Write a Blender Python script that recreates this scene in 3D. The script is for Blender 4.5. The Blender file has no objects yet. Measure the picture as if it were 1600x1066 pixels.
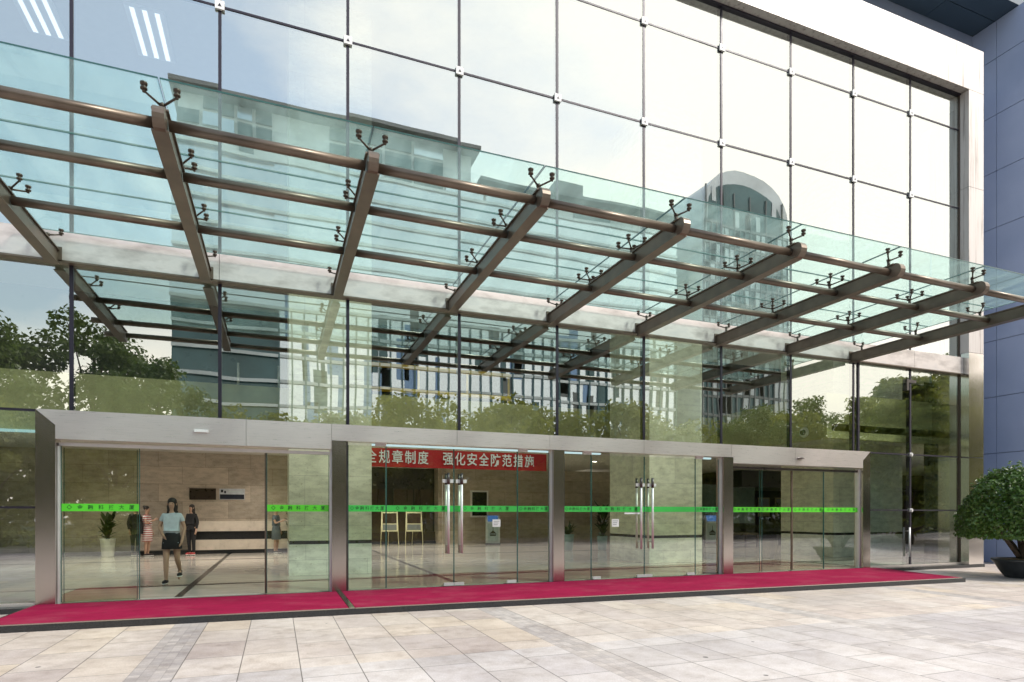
import bpy, bmesh, math, random
from mathutils import Vector, Matrix, noise as mnoise
random.seed(7)
R = math.radians
S = bpy.context.scene
COL = S.collection

# ------------------------------------------------------------------ camera
EYE = 1.42
D = 11.6
cam_d = bpy.data.cameras.new('camera')
cam = bpy.data.objects.new('camera', cam_d)
COL.objects.link(cam)
cam.location = (0, -D, EYE)
cam.rotation_euler = (R(90), 0, -math.atan2(0.36157, 0.93235))
cam_d.sensor_width = 36
cam_d.lens = 21.325
cam_d.shift_y = 0.16875
cam_d.clip_end = 2000
S.camera = cam

# ------------------------------------------------------------------ sky, sun, exposure
SUN_EL, SUN_AZ = 44, 136          # azimuth clockwise from +y (into the building)
W = bpy.data.worlds.new('World')
S.world = W
W.use_nodes = True
nt = W.node_tree
for n in list(nt.nodes): nt.nodes.remove(n)
out = nt.nodes.new('ShaderNodeOutputWorld')
bg = nt.nodes.new('ShaderNodeBackground')
sky = nt.nodes.new('ShaderNodeTexSky')
sky.sky_type = 'NISHITA'
sky.sun_disc = False
sky.sun_elevation = R(SUN_EL)
sky.sun_rotation = R(SUN_AZ)
sky.air_density = 1.6
sky.dust_density = .6
sky.ozone_density = 3.0
tc = nt.nodes.new('ShaderNodeTexCoord')
sep = nt.nodes.new('ShaderNodeSeparateXYZ')
nt.links.new(tc.outputs['Generated'], sep.inputs[0])
mp = nt.nodes.new('ShaderNodeMapping')
mp.inputs['Scale'].default_value = (1.0, 1.0, 2.2)
mp.inputs['Location'].default_value = (3.1, 0.4, 0.2)
nt.links.new(tc.outputs['Generated'], mp.inputs[0])
cn = nt.nodes.new('ShaderNodeTexNoise')
cn.inputs['Scale'].default_value = 2.1
cn.inputs['Detail'].default_value = 8
cn.inputs['Roughness'].default_value = 0.55
nt.links.new(mp.outputs[0], cn.inputs['Vector'])
# more cloud towards +x (the right of the street), thinner to the left
mx = nt.nodes.new('ShaderNodeMath'); mx.operation = 'MULTIPLY_ADD'
mx.inputs[1].default_value = 0.80; mx.inputs[2].default_value = -0.12
nt.links.new(sep.outputs['X'], mx.inputs[0])
hz = nt.nodes.new('ShaderNodeMath'); hz.operation = 'SUBTRACT'; hz.inputs[0].default_value = 1; hz.use_clamp = True
nt.links.new(sep.outputs['Z'], hz.inputs[1])
hp = nt.nodes.new('ShaderNodeMath'); hp.operation = 'POWER'; hp.inputs[1].default_value = 4
nt.links.new(hz.outputs[0], hp.inputs[0])
hm = nt.nodes.new('ShaderNodeMath'); hm.operation = 'MULTIPLY_ADD'; hm.inputs[1].default_value = 1.0
nt.links.new(hp.outputs[0], hm.inputs[0]); nt.links.new(mx.outputs[0], hm.inputs[2])
ad = nt.nodes.new('ShaderNodeMath'); ad.operation = 'ADD'
nt.links.new(cn.outputs['Fac'], ad.inputs[0]); nt.links.new(hm.outputs[0], ad.inputs[1])
rp = nt.nodes.new('ShaderNodeValToRGB')
rp.color_ramp.elements[0].position = 0.40
rp.color_ramp.elements[0].color = (.20, .20, .20, 1)
rp.color_ramp.elements[1].position = 0.72
nt.links.new(ad.outputs[0], rp.inputs[0])
cm = nt.nodes.new('ShaderNodeMix'); cm.data_type = 'RGBA'
cm.inputs['B'].default_value = (10.5, 9.7, 9.0, 1)
nt.links.new(rp.outputs['Color'], cm.inputs['Factor'])
nt.links.new(sky.outputs[0], cm.inputs['A'])
nt.links.new(cm.outputs['Result'], bg.inputs['Color'])
bg.inputs['Strength'].default_value = 0.15
nt.links.new(bg.outputs[0], out.inputs['Surface'])

sun_d = bpy.data.lights.new('sun', 'SUN')
sun_d.energy = 2.3
sun_d.angle = R(9)
sun_d.color = (1.0, 0.95, 0.88)
sun = bpy.data.objects.new('sun', sun_d)
COL.objects.link(sun)
_a, _e = R(SUN_AZ), R(SUN_EL)
sdir = Vector((math.sin(_a) * math.cos(_e), math.cos(_a) * math.cos(_e), math.sin(_e)))
sun.rotation_euler = sdir.to_track_quat('Z', 'Y').to_euler()

S.view_settings.view_transform = 'Standard'
S.view_settings.look = 'None'
S.view_settings.exposure = 0.66
S.view_settings.gamma = 1
S.render.engine = 'CYCLES'
cy = S.cycles
cy.use_denoising = True
cy.max_bounces = 12
cy.transparent_max_bounces = 24
cy.glossy_bounces = 5
cy.diffuse_bounces = 4
cy.sample_clamp_indirect = 6
cy.caustics_reflective = False
cy.caustics_refractive = False

# ------------------------------------------------------------------ node helpers
class NT:
    def __init__(s, name):
        s.m = bpy.data.materials.new(name); s.m.use_nodes = True
        s.t = s.m.node_tree
        for n in list(s.t.nodes): s.t.nodes.remove(n)
        s.out = s.t.nodes.new('ShaderNodeOutputMaterial')
    def n(s, typ, **kw):
        nd = s.t.nodes.new('ShaderNode' + typ)
        for k, v in kw.items(): setattr(nd, k, v)
        return nd
    def put(s, v, sock):
        if hasattr(v, 'is_output'): s.t.links.new(v, sock)
        else: sock.default_value = v
    def math(s, op, a, b=None, c=None):
        nd = s.n('Math', operation=op)
        s.put(a, nd.inputs[0])
        if b is not None: s.put(b, nd.inputs[1])
        if c is not None: s.put(c, nd.inputs[2])
        return nd.outputs[0]
    def mix(s, f, a, b, bl='MIX'):
        nd = s.n('Mix', data_type='RGBA', blend_type=bl)
        s.put(f, nd.inputs['Factor']); s.put(a, nd.inputs['A']); s.put(b, nd.inputs['B'])
        return nd.outputs['Result']
    def obj(s): return s.n('TexCoord').outputs['Object']
    def geo(s): return s.n('NewGeometry').outputs['Position']
    def noise(s, vec, scale, detail=3, rough=.5, stretch=None):
        if stretch:
            mp = s.n('Mapping'); mp.inputs['Scale'].default_value = stretch
            s.t.links.new(vec, mp.inputs[0]); vec = mp.outputs[0]
        nd = s.n('TexNoise'); nd.inputs['Scale'].default_value = scale
        nd.inputs['Detail'].default_value = detail; nd.inputs['Roughness'].default_value = rough
        s.t.links.new(vec, nd.inputs['Vector'])
        return nd.outputs['Fac']
    def ramp(s, f, stops):
        nd = s.n('ValToRGB'); cr = nd.color_ramp
        while len(cr.elements) < len(stops): cr.elements.new(.5)
        for e, (p, c) in zip(cr.elements, stops):
            e.position = p; e.color = c if len(c) == 4 else (*c, 1)
        s.t.links.new(f, nd.inputs[0]); return nd.outputs['Color']
    def bump(s, h, strength, dist=.01):
        nd = s.n('Bump'); nd.inputs['Strength'].default_value = strength
        nd.inputs['Distance'].default_value = dist
        s.t.links.new(h, nd.inputs['Height']); return nd.outputs[0]
    def princ(s, color, rough=.5, metal=0, normal=None, spec=.5, **kw):
        p = s.n('BsdfPrincipled')
        s.put(color if hasattr(color, 'is_output') or len(color) == 4 else (*color, 1), p.inputs['Base Color'])
        s.put(rough, p.inputs['Roughness']); s.put(metal, p.inputs['Metallic'])
        p.inputs['Specular IOR Level'].default_value = spec
        if normal: s.t.links.new(normal, p.inputs['Normal'])
        for k, v in kw.items(): s.put(v, p.inputs[k])
        return p
    def done(s, sh):
        s.t.links.new(sh if hasattr(sh, 'is_output') else sh.outputs[0], s.out.inputs['Surface'])
        return s.m

def c4(c, k=1): return (c[0]*k, c[1]*k, c[2]*k, 1)
def plain(name, col, rough=.5, metal=0, var=.18, scale=6, spec=.5, stretch=None):
    t = NT(name)
    f = t.noise(t.obj(), scale, 4, .55, stretch)
    colr = t.ramp(f, [(.25, c4(col, 1-var)), (.75, c4(col, 1+var))])
    r = t.math('MULTIPLY_ADD', f, .2, rough - .1)
    return t.done(t.princ(colr, r, metal, spec=spec))
def emit(name, col, k):
    t = NT(name); e = t.n('Emission'); e.inputs[0].default_value = (*col, 1); e.inputs[1].default_value = k
    return t.done(e)
def steel(name, col, rough=.28, stretch=(60, 60, 2.0), metal=1.0, bump=.03):
    t = NT(name); o = t.obj()
    f = t.noise(o, 3, 5, .6, stretch)
    g = t.noise(o, .9, 3, .5)
    colr = t.mix(.5, t.ramp(f, [(.3, c4(col, .86)), (.7, c4(col, 1.08))]), t.ramp(g, [(.3, c4(col, .88)), (.7, c4(col, 1.08))]))
    r = t.math('MULTIPLY_ADD', f, .16, rough - .08)
    return t.done(t.princ(colr, r, metal, t.bump(f, bump, .002)))
def glass(name, refl, tint, wave=.0, wscale=.7, dirt=0.0, rcol=(1, 1, 1), wdist=.02):
    t = NT(name); o = t.geo()
    tr = t.n('BsdfTransparent'); tr.inputs[0].default_value = (*tint, 1)
    gl = t.n('BsdfGlossy'); gl.inputs['Roughness'].default_value = 0.0
    gl.inputs['Color'].default_value = (*rcol, 1)
    if wave:
        f1 = t.noise(o, wscale, .6, .4)
        nb = t.bump(f1, wave, wdist)
        t.t.links.new(nb, gl.inputs['Normal'])
    lw = t.n('LayerWeight')
    fac = t.math('MULTIPLY_ADD', t.math('POWER', lw.outputs['Facing'], 5), 1 - refl - .05, refl + .04)
    ms = t.n('MixShader'); t.t.links.new(fac, ms.inputs[0])
    t.t.links.new(tr.outputs[0], ms.inputs[1]); t.t.links.new(gl.outputs[0], ms.inputs[2])
    if dirt:
        df = t.n('BsdfDiffuse'); df.inputs[0].default_value = (.55, .6, .55, 1)
        f2 = t.noise(o, 1.3, 6, .6, (2.5, 1, .5))
        ff = t.math('MULTIPLY', f2, dirt)
        m2 = t.n('MixShader'); t.t.links.new(ff, m2.inputs[0])
        t.t.links.new(ms.outputs[0], m2.inputs[1]); t.t.links.new(df.outputs[0], m2.inputs[2])
        ms = m2
    return t.done(ms.outputs[0])

M = {}
M['glass_up'] = glass('coated_glass', .41, (.84, .92, .94), .20, .55, 0, (.93, 1.0, .96))
M['glass_mid'] = glass('middle_glass', .33, (.88, .98, .82), .14, .7, 0, (.95, 1, .93))
M['glass_low'] = glass('side_glass', .24, (.76, .93, .87), .2, .9)
M['glass_door'] = glass('door_glass', .085, (.94, .99, .88), .12, .9)
t = NT('glass_back'); tr = t.n('BsdfTransparent'); M['glass_back'] = t.done(tr)
M['glass_edge'] = plain('glass_edge', (.03, .10, .09), .2)
# canopy glass: pale aqua, streaked with dust
t = NT('canopy_glass'); o = t.geo()
tr = t.n('BsdfTransparent'); tr.inputs[0].default_value = (.76, .95, .92, 1)
gl = t.n('BsdfGlossy'); gl.inputs['Roughness'].default_value = .02
lw = t.n('LayerWeight')
ms = t.n('MixShader'); t.t.links.new(t.math('MULTIPLY_ADD', t.math('POWER', lw.outputs['Facing'], 5), .9, .06), ms.inputs[0]); t.t.links.new(tr.outputs[0], ms.inputs[1]); t.t.links.new(gl.outputs[0], ms.inputs[2])
tl = t.n('BsdfTranslucent'); tl.inputs[0].default_value = (.62, .86, .80, 1)
f2 = t.noise(o, 1.6, 6, .62, (2.2, .5, 1))
ff = t.ramp(f2, [(.3, (.07,)*3), (.75, (.24,)*3)])
m2 = t.n('MixShader'); t.t.links.new(ff, m2.inputs[0]); t.t.links.new(ms.outputs[0], m2.inputs[1]); t.t.links.new(tl.outputs[0], m2.inputs[2])
M['canopy_glass'] = t.done(m2)

M['bronze'] = plain('brown_paint', (.135, .105, .078), .36, .45, .30, 3)
M['bronze_dark'] = plain('dark_bronze', (.075, .055, .040), .38, .4, .2, 20)
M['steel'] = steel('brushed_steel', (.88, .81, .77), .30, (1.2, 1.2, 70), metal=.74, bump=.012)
M['steel_jamb'] = steel('brushed_steel_upright', (.50, .45, .41), .20, (60, 60, 1.5))  # base colour darkened to stand in for the darker reflections of upright brushing
M['steel_mirror'] = steel('mirror_steel', (.66, .62, .58), .13, (30, 30, 1.0), bump=.02)
M['steel_bright'] = plain('polished_steel', (.74, .73, .71), .38, .35, .06)
M['chrome_dark'] = plain('dark_steel', (.10, .09, .085), .3, .8)
M['mullion'] = plain('dark_mullion', (.022, .018, .030), .4, .2)
M['sealant'] = plain('black_sealant', (.015, .015, .017), .6)
M['alu'] = None
t = NT('aluminium_panel'); o = t.geo()
st = t.noise(o, 2.2, 6, .65, (5, 5, .22))
g = t.noise(o, .5, 3, .5)
colr = t.mix(.35, t.ramp(st, [(.30, (.08, .06, .05)), (.40, (.38, .34, .31)), (.47, (.58, .54, .51)), (.7, (.62, .59, .56))]), t.ramp(g, [(.3, (.50, .46, .44)), (.7, (.60, .57, .54))]))
M['alu'] = t.done(t.princ(colr, .42, .35))
t = NT('spandrel_steel'); o = t.geo()
st = t.noise(o, 1.3, 5, .6, (1.2, 1, 3.0))
colr = t.ramp(st, [(.3, (.40, .36, .33)), (.55, (.64, .59, .55)), (.75, (.54, .51, .49))])
M['spandrel'] = t.done(t.princ(colr, .42, .35))
M['soffit'] = plain('soffit_panel', (.05, .085, .12), .5, .2, .1, 1)
t = NT('blue_cladding'); o = t.geo()
f = t.noise(o, .8, 4, .55)
M['blue'] = t.done(t.princ(t.ramp(f, [(.3, (.31, .38, .54)), (.7, (.37, .44, .60))]), .42, .15))
M['joint_blue'] = plain('joint_blue', (.20, .25, .36), .6)
M['black_stone'] = plain('black_granite', (.022, .024, .026), .22, 0, .5, 60)
M['grey_stone'] = plain('grey_granite', (.30, .29, .28), .4, 0, .2, 40)
# column stone: honed travertine blocks
def stone(name, col, joint, bw, bh, jw=.006, rough=.42, var=.14, offs=(0, 0)):
    t = NT(name); p = t.geo()
    sp = t.n('SeparateXYZ'); t.t.links.new(p, sp.inputs[0])
    h = t.math('ADD', sp.outputs['X'], sp.outputs['Y'])
    cv = t.n('CombineXYZ'); t.put(t.math('ADD', h, offs[0]), cv.inputs[0]); t.put(t.math('ADD', sp.outputs['Z'], offs[1]), cv.inputs[1])
    br = t.n('TexBrick'); br.offset = .5
    for k, v in (('Scale', 1), ('Mortar Size', jw), ('Brick Width', bw), ('Row Height', bh), ('Mortar Smooth', .1), ('Bias', 0)): br.inputs[k].default_value = v
    br.inputs['Color1'].default_value = c4(col, 1 - var); br.inputs['Color2'].default_value = c4(col, 1 + var); br.inputs['Mortar'].default_value = (*joint, 1)
    t.t.links.new(cv.outputs[0], br.inputs['Vector'])
    f = t.noise(p, 3.0, 7, .62, (1, 1, 2.6)); f2 = t.noise(p, 24, 3, .7)
    m = t.mix(1.0, br.outputs['Color'], t.ramp(f, [(.28, (.70, .70, .66)), (.6, (1.05, 1.05, 1.02))]), 'MULTIPLY')
    m = t.mix(1.0, m, t.ramp(f2, [(.30, (.62, .58, .5)), (.38, (1, 1, 1))]), 'MULTIPLY')
    return t.done(t.princ(m, rough, 0, t.bump(br.outputs['Fac'], -.4, .004)))
M['column'] = stone('column_stone', (.80, .79, .64), (.50, .48, .40), 1.85, 1.15, .004, .42, .05)
M['column_low'] = stone('column_base_stone', (.84, .84, .77), (.5, .5, .45), .93, .36, .004, .42, .06)
M['wall_stone'] = stone('lobby_wall_stone', (.50, .43, .36), (.2, .16, .12), 1.5, .62, .004)
M['pale_stone'] = plain('pale_stone', (.62, .54, .45), .3, 0, .12, 5)
M['plaster'] = plain('ceiling_plaster', (.62, .60, .55), .7, 0, .05)
M['fascia'] = plain('fascia_stone', (.44, .42, .24), .55, 0, .16, 2.5)
M['office_wall'] = plain('office_wall', (.30, .36, .42), .6, 0, .06)
M['dark_wall'] = plain('dark_wall', (.026, .026, .022), .3, 0, .3, 3)
M['dark_door'] = plain('dark_timber', (.055, .038, .026), .3, 0, .3, 3, stretch=(1, 1, .1))
M['teal_wall'] = plain('teal_glass_wall', (.10, .16, .14), .15, 0, .2, 2)
# lobby floor
t = NT('lobby_floor'); p = t.geo()
f = t.noise(p, 1.2, 6, .6, (1, 3, 1))
M['floor'] = t.done(t.princ(t.ramp(f, [(.3, (.46, .42, .36)), (.7, (.62, .57, .50))]), .13, 0))
# paving
def paving():
    t = NT('plaza_paving'); p = t.geo()
    sp = t.n('SeparateXYZ'); t.t.links.new(p, sp.inputs[0]); X, Y = sp.outputs[0], sp.outputs[1]
    P = 4.30
    xs = t.math('ADD', X, 1.30 + 200 * P)
    u = t.math('MODULO', xs, P)
    bay = t.math('FLOOR', t.math('DIVIDE', xs, P))
    strip = t.math('LESS_THAN', u, .40)
    front = t.math('LESS_THAN', Y, -5.28)
    def grid(uu, vv, jw):
        a = t.math('FRACT', uu[0]); b = t.math('FRACT', vv[0])
        ja = t.math('LESS_THAN', t.math('MULTIPLY', a, uu[1]), jw)
        jb = t.math('LESS_THAN', t.math('MULTIPLY', b, vv[1]), jw)
        return t.math('MAXIMUM', ja, jb), t.math('FLOOR', uu[0]), t.math('FLOOR', vv[0])
    # large slabs: six columns of .65 in each bay, courses of .9
    cu = t.math('DIVIDE', t.math('SUBTRACT', u, .40), .557)
    colid = t.math('ADD', t.math('FLOOR', cu), t.math('MULTIPLY', bay, 7))
    wn0 = t.n('TexWhiteNoise', noise_dimensions='1D'); t.t.links.new(colid, wn0.inputs['W'])
    sh = t.math('MULTIPLY', t.math('FLOOR', t.math('MULTIPLY', wn0.outputs['Value'], 2)), .5)
    ln = .80
    cvv = t.math('ADD', t.math('DIVIDE', t.math('ADD', Y, 5.28 + 92), ln), sh)
    jl, iu, iv = grid((cu, .557), (cvv, ln), .010)
    js, su, sv = grid((t.math('DIVIDE', u, .10), .10), (t.math('DIVIDE', t.math('ADD', Y, 90), .10), .10), .008)
    wn = t.n('TexWhiteNoise', noise_dimensions='3D'); cv = t.n('CombineXYZ')
    t.put(colid, cv.inputs[0]); t.put(iv, cv.inputs[1]); t.t.links.new(cv.outputs[0], wn.inputs['Vector'])
    wn2 = t.n('TexWhiteNoise', noise_dimensions='3D'); cv2 = t.n('CombineXYZ')
    t.put(su, cv2.inputs[0]); t.put(sv, cv2.inputs[1]); t.put(bay, cv2.inputs[2]); t.t.links.new(cv2.outputs[0], wn2.inputs['Vector'])
    back = t.ramp(wn.outputs['Value'], [(0, (.50, .43, .41)), (.25, (.60, .53, .48)), (.5, (.66, .61, .57)), (.75, (.66, .56, .44)), (.9, (.56, .50, .48)), (1, (.68, .60, .53))])
    frnt = t.ramp(wn.outputs['Value'], [(0, (.46, .43, .43)), (.4, (.55, .52, .51)), (.7, (.64, .61, .60)), (1, (.50, .47, .48))])
    stc = t.ramp(wn2.outputs['Value'], [(0, (.44, .41, .40)), (1, (.58, .54, .51))])
    base = t.mix(front, back, frnt)
    base = t.mix(.38, base, t.mix(front, (.62, .56, .50, 1), (.58, .55, .53, 1)))
    base = t.mix(strip, base, stc)
    j = t.mix(strip, jl, js)
    g1 = t.noise(p, .35, 5, .6); g2 = t.noise(p, 5, 6, .65); g3 = t.noise(p, 60, 2, .6)
    base = t.mix(1, base, t.ramp(g1, [(.3, (.70, .68, .70)), (.62, (1.08, 1.07, 1.05))]), 'MULTIPLY')
    base = t.mix(1, base, t.ramp(g2, [(.28, (.70, .66, .64)), (.42, (.92, .90, .88)), (.6, (1.05, 1.05, 1.05))]), 'MULTIPLY')
    base = t.mix(1, base, t.ramp(g3, [(.3, (.88, .88, .88)), (.7, (1.08, 1.08, 1.08))]), 'MULTIPLY')
    vo = t.n('TexVoronoi'); vo.inputs['Scale'].default_value = 1.6; vo.inputs['Randomness'].default_value = 1
    t.t.links.new(p, vo.inputs['Vector'])
    vb = t.n('TexWhiteNoise', noise_dimensions='3D'); t.t.links.new(vo.outputs['Color'], vb.inputs['Vector'])
    gum = t.math('MULTIPLY', t.math('LESS_THAN', vo.outputs['Distance'], t.math('MULTIPLY', vb.outputs['Value'], .055)), .85)
    base = t.mix(gum, base, (.07, .065, .06, 1))
    base = t.mix(t.math('MULTIPLY', j, t.math('MULTIPLY_ADD', strip, -.58, .85)), base, (.10, .088, .08, 1))
    rough = t.math('MULTIPLY_ADD', g2, .3, .38)
    return t.done(t.princ(base, rough, 0, t.bump(j, -.3, .004), .4))
M['paving'] = paving()
t = NT('red_carpet'); p = t.geo()
f = t.noise(p, 220, 2, .6); g = t.noise(p, 1.1, 4, .6, (1, 2.5, 1))
colr = t.mix(.6, t.ramp(f, [(.3, (.18, .003, .030)), (.7, (.38, .010, .066))]), t.ramp(g, [(.3, (.22, .005, .038)), (.7, (.35, .012, .064))]))
w = t.noise(p, .9, 6, .68, (1, 1.6, 1)); w2 = t.noise(p, 4.5, 5, .65)
colr = t.mix(t.ramp(w, [(.50, (0,)*3), (.72, (.38,)*3)]), colr, (.36, .10, .13, 1))
colr = t.mix(t.ramp(w2, [(.56, (0,)*3), (.74, (.45,)*3)]), colr, (.16, .004, .025, 1))
M['carpet'] = t.done(t.princ(colr, .95, 0, t.bump(f, .6, .004), .15))
M['green'] = plain('green_film', (.10, .62, .03), .4, 0, .05)
M['green_deep'] = plain('deep_green_film', (.05, .50, .08), .4, 0, .05)  # deeper green for the stripes of the middle portal
M['ink'] = plain('dark_green_lettering', (.008, .10, .012), .5)
M['white'] = plain('white_paint', (.80, .80, .78), .5, 0, .04)
M['banner'] = plain('red_banner_cloth', (.42, .008, .016), .8, 0, .12, 4)
M['leaf'] = None
def leafmat(name, a, b, c=None, tr=.42, rough=.5):
    t = NT(name); p = t.geo()
    oi = t.n('ObjectInfo')
    f = t.noise(p, 9, 3, .7)
    g = t.noise(p, .8, 2, .5)
    f = t.math('ADD', t.math('MULTIPLY', f, .6), t.math('MULTIPLY', g, .4))
    st = [(.36, a), (.56, b)] + ([(.74, c)] if c else [])
    colr = t.ramp(f, st)
    pr = t.princ(colr, rough, 0, spec=.5)
    tl = t.n('BsdfTranslucent'); t.t.links.new(colr, tl.inputs[0])
    ms = t.n('MixShader'); ms.inputs[0].default_value = tr
    t.t.links.new(pr.outputs[0], ms.inputs[1]); t.t.links.new(tl.outputs[0], ms.inputs[2])
    return t.done(ms)
M['leaf_pot'] = leafmat('topiary_leaf', (.036, .095, .016), (.11, .20, .034), (.26, .33, .09), .3, .32)
M['leaf_dark'] = leafmat('dark_leaf', (.04, .085, .018), (.12, .175, .035))
M['leaf_olive'] = leafmat('olive_leaf', (.11, .14, .018), (.25, .26, .035), (.36, .35, .06))
M['leaf_yellow'] = leafmat('yellow_leaf', (.07, .12, .02), (.24, .27, .04), (.50, .43, .05))
M['leaf_indoor'] = leafmat('indoor_leaf', (.012, .030, .010), (.030, .065, .018))
M['bark'] = plain('bark', (.085, .062, .045), .85, 0, .4, 18, stretch=(1, 1, .25))
M['soil'] = plain('dry_soil', (.22, .15, .08), .95, 0, .4, 30)
M['pot'] = plain('dark_glazed_pot', (.028, .032, .036), .35, 0, .4, 9)
M['teal_pot'] = plain('pale_blue_pot', (.30, .46, .46), .4, 0, .1)
M['screen'] = plain('dark_screen', (.012, .013, .016), .12, 0, .2)
M['screen_blue'] = emit('lit_screen', (.05, .12, .30), .7)
M['kiosk'] = plain('pale_kiosk_metal', (.55, .62, .62), .35, .2, .06)
M['lamp'] = emit('lamp_glow', (1, .93, .82), 9)
M['tube'] = emit('tube_glow', (.95, .98, 1), .85)
M['cove'] = emit('cove_glow', (.62, .86, .88), .55)
M['plaque_brown'] = plain('bronze_plaque', (.06, .042, .028), .3, .6)
M['plaque_blue'] = plain('navy_panel', (.012, .016, .03), .4)
M['plaque_white'] = plain('white_panel', (.55, .58, .62), .4)
M['poster'] = plain('cream_poster', (.72, .68, .45), .6, 0, .25, 3)
M['yellow_metal'] = plain('yellow_paint', (.85, .55, .04), .4)
M['fac_white'] = plain('pale_tower_glass', (.66, .74, .82), .22, .9, .10, .08)
M['fac_dark'] = plain('dark_tower_glass', (.06, .13, .15), .1, .2, .4, .12)
M['fac_edge'] = plain('pale_floor_edge', (.66, .72, .76), .4, 0, .2, .2)
M['fac_grey'] = plain('grey_tower_panel', (.20, .22, .23), .5, 0, .2, .2)

# ------------------------------------------------------------------ mesh helpers
class MB:
    def __init__(s): s.bm = bmesh.new()
    def _mat(s, fs, i):
        for f in fs: f.material_index = i
    def box(s, x0, x1, y0, y1, z0, z1, i=0, front=None):
        """front: material index for the -y face"""
        v = [s.bm.verts.new(p) for p in ((x0, y0, z0), (x1, y0, z0), (x1, y1, z0), (x0, y1, z0), (x0, y0, z1), (x1, y0, z1), (x1, y1, z1), (x0, y1, z1))]
        F = [s.bm.faces.new([v[k] for k in q]) for q in ((3, 2, 1, 0), (4, 5, 6, 7), (0, 1, 5, 4), (1, 2, 6, 5), (2, 3, 7, 6), (3, 0, 4, 7))]
        s._mat(F, i)
        if front is not None: F[2].material_index = front
        return F
    def prism(s, pts, y0, y1, i=0):
        """outline in x,z extruded along y"""
        a = [s.bm.verts.new((x, y0, z)) for x, z in pts]; b = [s.bm.verts.new((x, y1, z)) for x, z in pts]
        n = len(pts); F = [s.bm.faces.new(a), s.bm.faces.new(list(reversed(b)))]
        for k in range(n): F.append(s.bm.faces.new((a[k], b[k], b[(k+1) % n], a[(k+1) % n])))
        s._mat(F, i); return F
    def hprism(s, pts, z0, z1, i=0, top=None):
        a = [s.bm.verts.new((x, y, z0)) for x, y in pts]; b = [s.bm.verts.new((x, y, z1)) for x, y in pts]
        n = len(pts); F = [s.bm.faces.new(list(reversed(a))), s.bm.faces.new(b)]
        for k in range(n): F.append(s.bm.faces.new((a[k], a[(k+1) % n], b[(k+1) % n], b[k])))
        s._mat(F, i)
        if top is not None: F[1].material_index = top
        return F
    def tube(s, p0, p1, r0, r1=None, n=12, i=0, caps=True, smooth=True):
        r1 = r0 if r1 is None else r1
        p0, p1 = Vector(p0), Vector(p1); d = (p1 - p0).normalized()
        a = d.orthogonal().normalized(); b = d.cross(a)
        A = []; B = []
        for k in range(n):
            t = 2*math.pi*k/n; o = a*math.cos(t) + b*math.sin(t)
            A.append(s.bm.verts.new(p0 + o*r0)); B.append(s.bm.verts.new(p1 + o*r1))
        for k in range(n):
            f = s.bm.faces.new((A[k], A[(k+1) % n], B[(k+1) % n], B[k])); f.smooth = smooth; f.material_index = i
        if caps:
            s._mat([s.bm.faces.new(list(reversed(A))), s.bm.faces.new(B)], i)
    def lathe(s, prof, c=(0, 0, 0), n=24, i=0, sx=1, sy=1):
        rings = []
        for r, z in prof:
            rings.append([s.bm.verts.new((c[0]+r*sx*math.cos(2*math.pi*k/n), c[1]+r*sy*math.sin(2*math.pi*k/n), c[2]+z)) for k in range(n)])
        for a, b in zip(rings, rings[1:]):
            for k in range(n):
                f = s.bm.faces.new((a[k], a[(k+1) % n], b[(k+1) % n], b[k])); f.smooth = True; f.material_index = i
        s._mat([s.bm.faces.new(list(reversed(rings[0]))), s.bm.faces.new(rings[-1])], i)
    def ball(s, c, r, i=0, sub=2, sc=(1, 1, 1)):
        m = Matrix.Translation(c) @ Matrix.Diagonal((*[r*k for k in sc], 1))
        g = bmesh.ops.create_icosphere(s.bm, subdivisions=sub, radius=1, matrix=m)
        fs = {f for v in g['verts'] for f in v.link_faces}
        for f in fs: f.material_index = i; f.smooth = True
    def mesh(s, me, mat4, i=0):
        n0 = len(s.bm.faces)
        s.bm.from_mesh(me); s.bm.faces.ensure_lookup_table(); s.bm.verts.ensure_lookup_table()
        fs = s.bm.faces[n0:]; vs = {v for f in fs for v in f.verts}
        for v in vs: v.co = mat4 @ v.co
        s._mat(fs, i)
    def bevel(s, w, seg=2):
        bmesh.ops.bevel(s.bm, geom=[e for e in s.bm.edges if len(e.link_faces) == 2 and e.calc_face_angle(0) > .5], offset=w, segments=seg, affect='EDGES', profile=.5)
    def build(s, name, mats, parent=None, org=None, shared=None):
        me = bpy.data.meshes.new(name)
        if org: bmesh.ops.translate(s.bm, vec=[-k for k in org], verts=s.bm.verts)
        s.bm.normal_update(); s.bm.to_mesh(me); s.bm.free()
        for m in (mats if isinstance(mats, (list, tuple)) else [mats]): me.materials.append(m)
        return link(name, me, parent, org if not parent else None)

def link(name, me, parent=None, loc=None):
    o = bpy.data.objects.new(name, me); COL.objects.link(o)
    if parent: o.parent = parent
    if loc: o.location = loc
    return o
def tag(o, label=None, cat=None, group=None, kind=None):
    if label: o['label'] = label
    if cat: o['category'] = cat
    if group: o['group'] = group
    if kind: o['kind'] = kind
    return o
def thing(name, label, cat, loc=(0, 0, 0), rz=0, group=None):
    o = bpy.data.objects.new(name, None); o.empty_display_size = .2; COL.objects.link(o)
    o.location = loc; o.rotation_euler = (0, 0, rz)
    return tag(o, label, cat, group)
def kids(o): return [c for c in bpy.data.objects if c.parent == o]
def dup(o, loc, rz=0, label=None, group=None, parent=None):
    ch = kids(o); c = o.copy(); COL.objects.link(c)
    if parent is not None: c.parent = parent
    if loc is not None: c.location = loc; c.rotation_euler = (0, 0, rz)
    if label: c['label'] = label
    if group: c['group'] = group
    for k in ch: dup(k, None, parent=c)
    return c

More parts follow.
